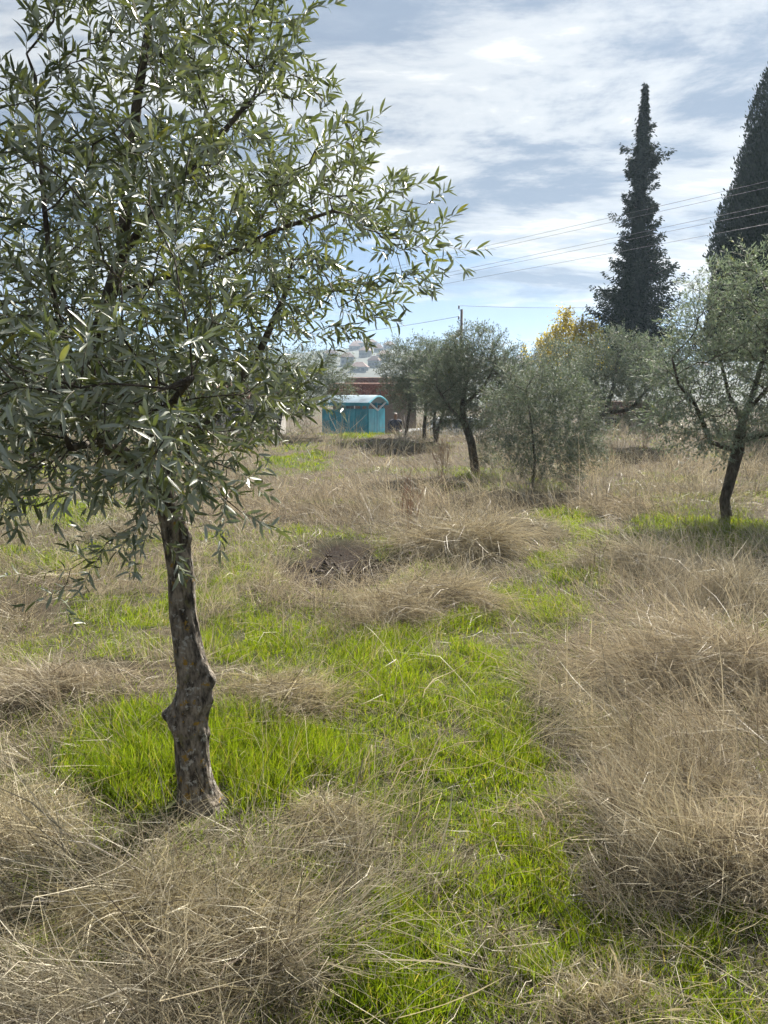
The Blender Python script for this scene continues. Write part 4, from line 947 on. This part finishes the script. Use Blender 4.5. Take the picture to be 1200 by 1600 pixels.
tiled_house('house', 'whitewashed house seen through the near crown', 345, 425, 622, 606, 33, 4.5, M['limewash'], M['tile'], ((372, 650, .8, .9), (402, 650, .7, .9)))
tiled_house('house', 'grey rendered outbuilding left of the whitewashed house', 150, 338, 616, 600, 34, 4.5, M['stonewall'], M['tile_old'], ((300, 648, .8, .8), (210, 648, .8, .8)))
tiled_house('house', 'low pale shed with a rusty roof under the broad grey olive', 925, 1012, 648, 634, 27.9, 3.5, M['limewash'], M['tile_old'], ((955, 662, .5, .4),), rad(-6))

def stone_wall():
    zl = -.8; root = empty('stone_wall', (0, 27.0, 0)); tag(root, 'low dry stone wall along the far edge of the field', 'wall')
    me = []
    for k in range(5):
        bm = bmesh.new(); bmesh.ops.create_icosphere(bm, subdivisions=1, radius=1)
        for v in bm.verts: v.co = Vector((v.co.x * random.uniform(.8, 1.1), v.co.y * random.uniform(.8, 1.1), v.co.z * random.uniform(.75, 1.05)))
        m_ = bpy.data.meshes.new('stone'); bm.to_mesh(m_); bm.free(); m_.materials.append(M['stonewall']); me.append(m_)
    for row in range(3):
        x = at(635, 670, 27).x + row * .1
        while x < at(760, 670, 27).x:
            w = random.uniform(.12, .22); o = bpy.data.objects.new('stone', random.choice(me)); COL.objects.link(o); o.parent = root
            o.location = (x + w, random.uniform(-.06, .06), zl + .22 + row * .2 + random.uniform(-.03, .03) + .12); o.scale = (w, .18, .12); o.rotation_euler = (random.uniform(-.1, .1), random.uniform(-.2, .2), random.uniform(-.3, .3)); x += w * 1.85
random.seed(4); stone_wall()

def car():
    Y = 30.6; zl = -.8; c = at(702, 650, Y); root = empty('car', (c.x, Y, zl), rad(4)); tag(root, 'white parked car behind the thin olive trunks', 'car')
    prof = [(-2.1, .45), (-2.12, .72), (-2.0, .92), (-1.55, .98), (-1.0, 1.02), (-.45, 1.44), (.1, 1.50), (.9, 1.47), (1.45, 1.30), (1.85, 1.02), (2.08, .92), (2.12, .6), (2.05, .34), (1.75, .28), (-1.8, .28)]
    mb = MB(); n = len(prof)
    for (y, s_, dz) in ((-.86, 1, 0), (-.80, 1.0, .0), (.80, 1.0, 0), (.86, 1, 0)):
        for (x, z) in prof:
            inn = .16 if z > 1.05 else 0; yy = y - math.copysign(inn, y); mb.v.append((x * (1.0 if abs(y) < .85 else .985), yy * (1 if abs(y) > .85 else .94), z))
    for r in range(3):
        for k in range(n): mb.f.append((r * n + k, r * n + (k + 1) % n, (r + 1) * n + (k + 1) % n, (r + 1) * n + k))
    mb.f += [tuple(range(n)), tuple(3 * n + k for k in reversed(range(n)))]
    mb.build('body', M['carwhite'], root)
    for sgn in (-1, 1):
        for (x0, x1, xt0, xt1) in ((-.85, -.02, -.42, -.02), (.06, .80, .06, .80), (.88, 1.5, .88, 1.3)):
            y0 = sgn * .862; y1 = sgn * .735
            mb = MB(); o = sgn * .012
            mb.add([(x0, y0 * .98 + o, 1.06), (x1, y0 * .98 + o, 1.06), (xt1, y1 + o, 1.38), (xt0, y1 + o, 1.38), (x0, y0 * .9, 1.06), (x1, y0 * .9, 1.06), (xt1, y1 * .9, 1.38), (xt0, y1 * .9, 1.38)], [(0, 1, 2, 3), (4, 7, 6, 5), (0, 4, 5, 1), (1, 5, 6, 2), (2, 6, 7, 3), (3, 7, 4, 0)]); mb.build('window', M['carglass'], root)
        for x in (-1.32, 1.30):
            wh = MB().tube([(x, sgn * .70, .31), (x, sgn * .88, .31)], [.31, .31], 18).build('wheel', M['tyre'], root)
            MB().tube([(x, sgn * .87, .31), (x, sgn * .895, .31)], [.2, .19], 14).build('rim', M['rim'], wh)
    mb = MB(); mb.add([(-1.02, -.62, 1.04), (-1.02, .62, 1.04), (-.50, .55, 1.43), (-.50, -.55, 1.43)], [(0, 3, 2, 1)]); mb.v = [(x - .012, y, z + .012) for x, y, z in mb.v]; mb.build('windscreen', M['carglass'], root)
    for sgn in (-1, 1):
        MB().box((-2.13, sgn * .62 - .16, .66), (-2.02, sgn * .62 + .16, .80)).build('headlight', M['glass'], root)
        MB().box((2.03, sgn * .66 - .12, .72), (2.12, sgn * .66 + .12, .90)).build('tail_light', M['tile'], root)
car()

def hedge():
    Y = 29.2; p0, p1 = at(-140, 660, Y), at(150, 660, Y); root = empty('hedge', (p0.x, Y, -.8)); tag(root, 'dark low hedge along the lane behind the left olive', 'hedge')
    base = np.array((p0.x, Y, -.8)); n = 9000; L = p1.x - p0.x; x = rng.random(n) * L; top = 1.2 + .5 * fbm(x * 1.1, x * 0, 9); a = rng.random(n) * math.pi; r = rng.random(n) ** .4
    P = np.stack([x, np.cos(a) * r * .55, np.sin(a) * r * top], 1); D = norm(rng.normal(0, 1, (n, 3))); ll = rng.uniform(.08, .14, n)
    diamonds('foliage', P + base, D, ll, ll * .5, np.array((.035, .05, .022)) * rng.uniform(.7, 1.3, (n, 1)), M['needle'], root, base)
    mb = MB()
    for k in range(14): xx = L * (k + .5) / 14; mb.tube([(xx, 0, 0), (xx + .1, .05, .6), (xx - .05, 0, 1.0)], [.035, .025, .01], 5)
    mb.build('stem', M['bark_far'], root)
hedge()

# ------------------------------------------------------------------ person on the lane
def person():
    Y = 28.0; p = at(618, 660, Y); root = empty('person', (p.x, Y, -.8), rad(20)); tag(root, 'person in a dark navy jacket standing by the slender pale trunk', 'person')
    M['skin'] = simple('skin', (.20, .12, .085), .6, var=.06); M['navy'] = simple('navy_cloth', (.022, .028, .05), .85, var=.3); M['trousers'] = simple('grey_cloth', (.05, .05, .055), .9); M['hair'] = simple('grey_hair', (.09, .088, .085), .8); M['shoe'] = simple('shoe', (.03, .025, .02), .6); M['paper'] = simple('paper', (.4, .39, .36), .7)
    def skin(name, nodes, edges, m, parent, sub=2):
        me = bpy.data.meshes.new(name); me.from_pydata([n[:3] for n in nodes], edges, []); o = link(name, me, m, parent)
        md = o.modifiers.new('skin', 'SKIN'); sv = me.skin_vertices[0].data
        for i, n in enumerate(nodes): sv[i].radius = (n[3], n[4] if len(n) > 4 else n[3])
        sv[0].use_root = True; s_ = o.modifiers.new('sub', 'SUBSURF'); s_.levels = sub; s_.render_levels = sub
        for q in me.polygons: q.use_smooth = True
        return o
    # body (front faces -Y)
    N = [(0, 0, .92, .12, .09), (0, 0, 1.15, .11, .08), (0, .01, 1.36, .09, .07), (0, .01, 1.47, .05, .05), (0, -.01, 1.56, .062, .065), (0, -.015, 1.63, .078, .09), (0, -.01, 1.70, .06, .07),
         (-.18, .01, 1.38, .04), (-.25, .0, 1.15, .04), (-.15, -.20, 1.06, .036), (-.10, -.27, 1.06, .03), (.18, .01, 1.38, .04), (.25, .0, 1.15, .04), (.15, -.20, 1.05, .036), (.10, -.27, 1.05, .03),
         (-.10, 0, .85, .085), (-.11, -.01, .48, .06), (-.11, .02, .09, .042), (-.11, -.12, .045, .035), (.10, 0, .85, .085), (.12, .0, .48, .06), (.12, .02, .09, .042), (.13, -.12, .045, .035)]
    Eg = [(0, 1), (1, 2), (2, 3), (3, 4), (4, 5), (5, 6), (2, 7), (7, 8), (8, 9), (9, 10), (2, 11), (11, 12), (12, 13), (13, 14), (0, 15), (15, 16), (16, 17), (17, 18), (0, 19), (19, 20), (20, 21), (21, 22)]
    skin('body', N, Eg, M['skin'], root)
    J = [(0, 0, .88, .165, .13), (0, 0, 1.15, .165, .125), (0, .01, 1.38, .18, .13), (0, .01, 1.50, .09, .085), (-.20, .01, 1.40, .075), (-.26, .0, 1.15, .062), (-.17, -.17, 1.06, .05), (.20, .01, 1.40, .075), (.26, .0, 1.15, .062), (.17, -.17, 1.05, .05)]
    skin('jacket', J, [(0, 1), (1, 2), (2, 3), (2, 4), (4, 5), (5, 6), (2, 7), (7, 8), (8, 9)], M['navy'], root)
    skin('trousers', [(0, 0, .90, .15, .115), (-.10, 0, .82, .10), (-.11, -.01, .48, .078), (-.11, .02, .10, .065), (.10, 0, .82, .10), (.12, 0, .48, .078), (.12, .02, .10, .065)], [(0, 1), (1, 2), (2, 3), (0, 4), (4, 5), (5, 6)], M['trousers'], root)
    for x in (-.11, .125): skin('shoe', [(x, .04, .05, .048), (x, -.08, .04, .045), (x, -.16, .035, .036)], [(0, 1), (1, 2)], M['shoe'], root)
    skin('hair', [(0, .035, 1.64, .085, .085), (0, .01, 1.715, .08, .09)], [(0, 1)], M['hair'], root)
    for sgn in (-1, 1):
        for k in range(4): skin('finger', [(sgn * (.10 - .02 * k), -.28 + .012 * abs(k - 1.5), 1.06, .010), (sgn * (.085 - .02 * k), -.32 + .008 * abs(k - 1.5), 1.05, .009), (sgn * (.08 - .02 * k), -.335, 1.025, .008)], [(0, 1), (1, 2)], M['skin'], root, 1)
        skin('thumb', [(sgn * .08, -.25, 1.075, .011), (sgn * .05, -.28, 1.09, .010), (sgn * .035, -.30, 1.085, .008)], [(0, 1), (1, 2)], M['skin'], root, 1)
    for sgn in (-1, 1): MB().box((sgn * .03 - .008, -.108, 1.638), (sgn * .03 + .008, -.098, 1.648)).build('eye', M['dark'], root)
    MB().add([(-.012, -.098, 1.615), (.012, -.098, 1.615), (0, -.125, 1.607), (0, -.100, 1.645)], [(0, 1, 2), (0, 2, 3), (1, 3, 2), (0, 3, 1)]).build('nose', M['skin'], root)
    MB().box((-.022, -.102, 1.583), (.022, -.094, 1.589)).build('mouth', M['tile'], root)
person()

# ------------------------------------------------------------------ far hill with houses
def hill_z(x, y):
    t = smooth(130, 560, y); u = x / np.maximum(y, 1)
    return -2 + t * (24 + 9 * (fbm(x * .006 + 3, y * .004, 13) - .5) + 10 * np.exp(-((u + .02) / .12) ** 2) + 5 * (fbm(x * .02, y * .01, 23) - .5)) - 20 * smooth(600, 900, y)
def hill():
    xs = np.linspace(-620, 620, 160); ys = np.linspace(125, 900, 90); X, Y = np.meshgrid(xs, ys); x, y = X.ravel(), Y.ravel()
    i = np.arange(160 * 90).reshape(90, 160); F = np.stack([i[:-1, :-1], i[:-1, 1:], i[1:, 1:], i[1:, :-1]], -1).reshape(-1, 4)
    m = simple('hillside', (.028, .034, .024), .95, var=.45, scale=.03)
    tag(link('hill', npmesh('hill', np.stack([x, y, hill_z(x, y)], 1), F, None, True), m), kind='structure')
    # wood on the slope and along the ridge
    n = 9000; k = 420; cx = rng.uniform(-420, 420, k); cy = np.where(rng.random(k) < .5, rng.uniform(500, 620, k), rng.uniform(200, 520, k)); cz = hill_z(cx, cy); r = rng.uniform(2.2, 4.5, k)
    j = rng.integers(0, k, n); d = norm(rng.normal(0, 1, (n, 3))); P = np.stack([cx[j], cy[j], cz[j] + r[j] * .9], 1) + d * (r[j] * rng.random(n) ** .4)[:, None] * np.array((1, 1, 1.25)); ll = rng.uniform(1.0, 2.0, n)
    nr = norm(np.cross(d, norm(rng.normal(0, 1, d.shape)))); V, F2 = batch_leaves(LF, P, d, nr, ll, ll * .7)
    o = link('hill_wood', npmesh('hill_wood', V, F2, np.repeat(np.array((.04, .055, .028)) * rng.uniform(.7, 1.3, (n, 1)), 4, 0)), M['needle']); tag(o, 'hazy bluish trees scattered over the far hillside', 'trees', kind='stuff')
    spots = [(545, 330), (556, 420), (563, 300), (572, 370), (579, 450), (586, 320), (592, 400), (600, 350), (608, 430), (560, 500), (590, 510), (815, 380), (824, 320), (832, 440), (840, 360), (850, 420), (805, 460), (520, 380), (760, 400), (930, 430), (1080, 400), (690, 380), (300, 360), (120, 420)]
    wallc = [simple('far_wall_%d' % q, c, .9) for q, c in enumerate(((.15, .135, .12), (.13, .11, .095), (.18, .17, .16)))]
    for q, (u, Y) in enumerate(spots):
        xx = (u - 600) / 1200. * Y * 1.02; zz = float(hill_z(np.array([xx]), np.array([float(Y)]))[0]); w, dp, h = random.uniform(4, 7.5), random.uniform(4, 6), random.uniform(2.5, 4.5)
        root = empty('hillside_house', (xx, Y, zz - 1), random.uniform(-.4, .4)); tag(root, 'small hazy house with a tiled roof on the far hillside', 'house', 'houses on the far hillside')
        MB().box((-w / 2, -dp / 2, 0), (w / 2, dp / 2, h)).build('wall', wallc[q % 3], root)
        e = .5; MB().add([(-w / 2 - e, -dp / 2 - e, h + .01), (w / 2 + e, -dp / 2 - e, h + .01), (w / 2 + e, dp / 2 + e, h + .01), (-w / 2 - e, dp / 2 + e, h + .01), (-w / 5, 0, h + 2), (w / 5, 0, h + 2)], [(0, 3, 2, 1), (0, 1, 5, 4), (2, 3, 4, 5), (1, 2, 5), (3, 0, 4)]).build('roof', M['tile_old'], root)
        for s_ in (-1, 0, 1):
            MB().box((s_ * w / 3.4 - .6, -dp / 2 - .06, h * .45), (s_ * w / 3.4 + .6, -dp / 2 + .05, h * .45 + 1.0)).build('window', M['dark'], root)
random.seed(11); hill()

# ------------------------------------------------------------------ dead weeds, soil clods
def weed(u, v, h, n, spread, m, label, r=.0022, twig=5):
    b = gz(ground(u, v)); root = empty('dry_weed', b); tag(root, label, 'weed', 'dead weed stalks'); d = math.hypot(b.x, b.y); r = r * .8 * max(1, d / 7)
    for k in range(n):
        a = random.uniform(0, 6.28); e = Vector((math.cos(a) * spread * random.random(), math.sin(a) * spread * random.random(), h * random.uniform(.6, 1.0))); s0 = Vector((math.cos(a) * .03, math.sin(a) * .03, -.02)); m1 = s0.lerp(e, .5) + Vector((random.uniform(-.03, .03), random.uniform(-.03, .03), .03))
        mb = MB(); mb.tube([s0, m1, e], [r, r * .75, r * .4], 5)
        for q in range(twig):
            t = random.uniform(.35, .95); p = s0.lerp(m1, t * 2) if t < .5 else m1.lerp(e, t * 2 - 1); a2 = random.uniform(0, 6.28); l = h * random.uniform(.08, .2)
            mb.tube([p, p + Vector((math.cos(a2) * l * .5, math.sin(a2) * l * .5, l * .7)), p + Vector((math.cos(a2) * l * .6, math.sin(a2) * l * .6, l))], [r * .6, r * .45, r * .7], 4)
        mb.build('stalk', m, root)
random.seed(3)
weed(640, 835, .78, 12, .20, M['weed'], 'reddish brown dead weed standing tall in the middle of the field', .0028, 8)
weed(690, 760, .85, 8, .3, M['weed'], 'faint brown weed stalks in front of the leaning olive', .003, 7)
weed(1075, 768, .30, 9, .18, M['weed_dark'], 'dark dead weed tuft left of the twin stemmed olive')
weed(930, 905, .34, 4, .15, M['weed_dark'], 'few dark stalks sticking out of the grey matted tussock', .003, 2)
weed(1185, 775, .35, 4, .15, M['weed_dark'], 'two thin dark stalks at the right edge behind the twin stemmed olive', .003, 1)
weed(1005, 712, .55, 5, .35, M['weed'], 'tall pale stalks in front of the pale shed', .003, 3)
weed(945, 800, .45, 2, .05, M['weed_dark'], 'lone dark stalk left of the brownish tussock', .0025, 1)
def clods():
    b = ground(528, 888); mb = MB()
    for k in range(420):
        x, y = b.x + random.gauss(0, .34), b.y + random.gauss(.05, .42); r = random.uniform(.005, .026) * (1 if random.random() < .9 else 1.8); z = float(height(np.array([x]), np.array([y]))[0])
        bm = bmesh.new(); bmesh.ops.create_icosphere(bm, subdivisions=1, radius=r)
        V = [Vector((v.co.x * random.uniform(.7, 1.25), v.co.y * random.uniform(.7, 1.25), v.co.z * random.uniform(.5, 1))) + Vector((x, y, z + r * .05)) for v in bm.verts]; F = [tuple(v.index for v in f.verts) for f in bm.faces]; bm.free(); mb.add(V, F)
    o = mb.build('soil_clods', simple('clod_soil', (.040, .027, .019), .95, var=.45, scale=30, bump=.8)); tag(o, 'loose dark clods of freshly turned soil', 'soil', kind='stuff')
clods()

# ------------------------------------------------------------------ air
HAZE = 0.00045
def haze():
    o = MB().box((-720, -60, -4), (720, 960, 60)).build('haze', None); m = bpy.data.materials.new('haze'); m.use_nodes = True; nt = m.node_tree; nt.nodes.clear()
    out = nt.nodes.new('ShaderNodeOutputMaterial'); v = nt.nodes.new('ShaderNodeVolumePrincipled'); v.inputs['Density'].default_value = HAZE; v.inputs['Color'].default_value = (.62, .80, 1, 1); v.inputs['Anisotropy'].default_value = .3
    nt.links.new(v.outputs[0], out.inputs['Volume']); o.data.materials.append(m); tag(o, 'thin bluish haze in the air', 'haze', kind='stuff')
haze()
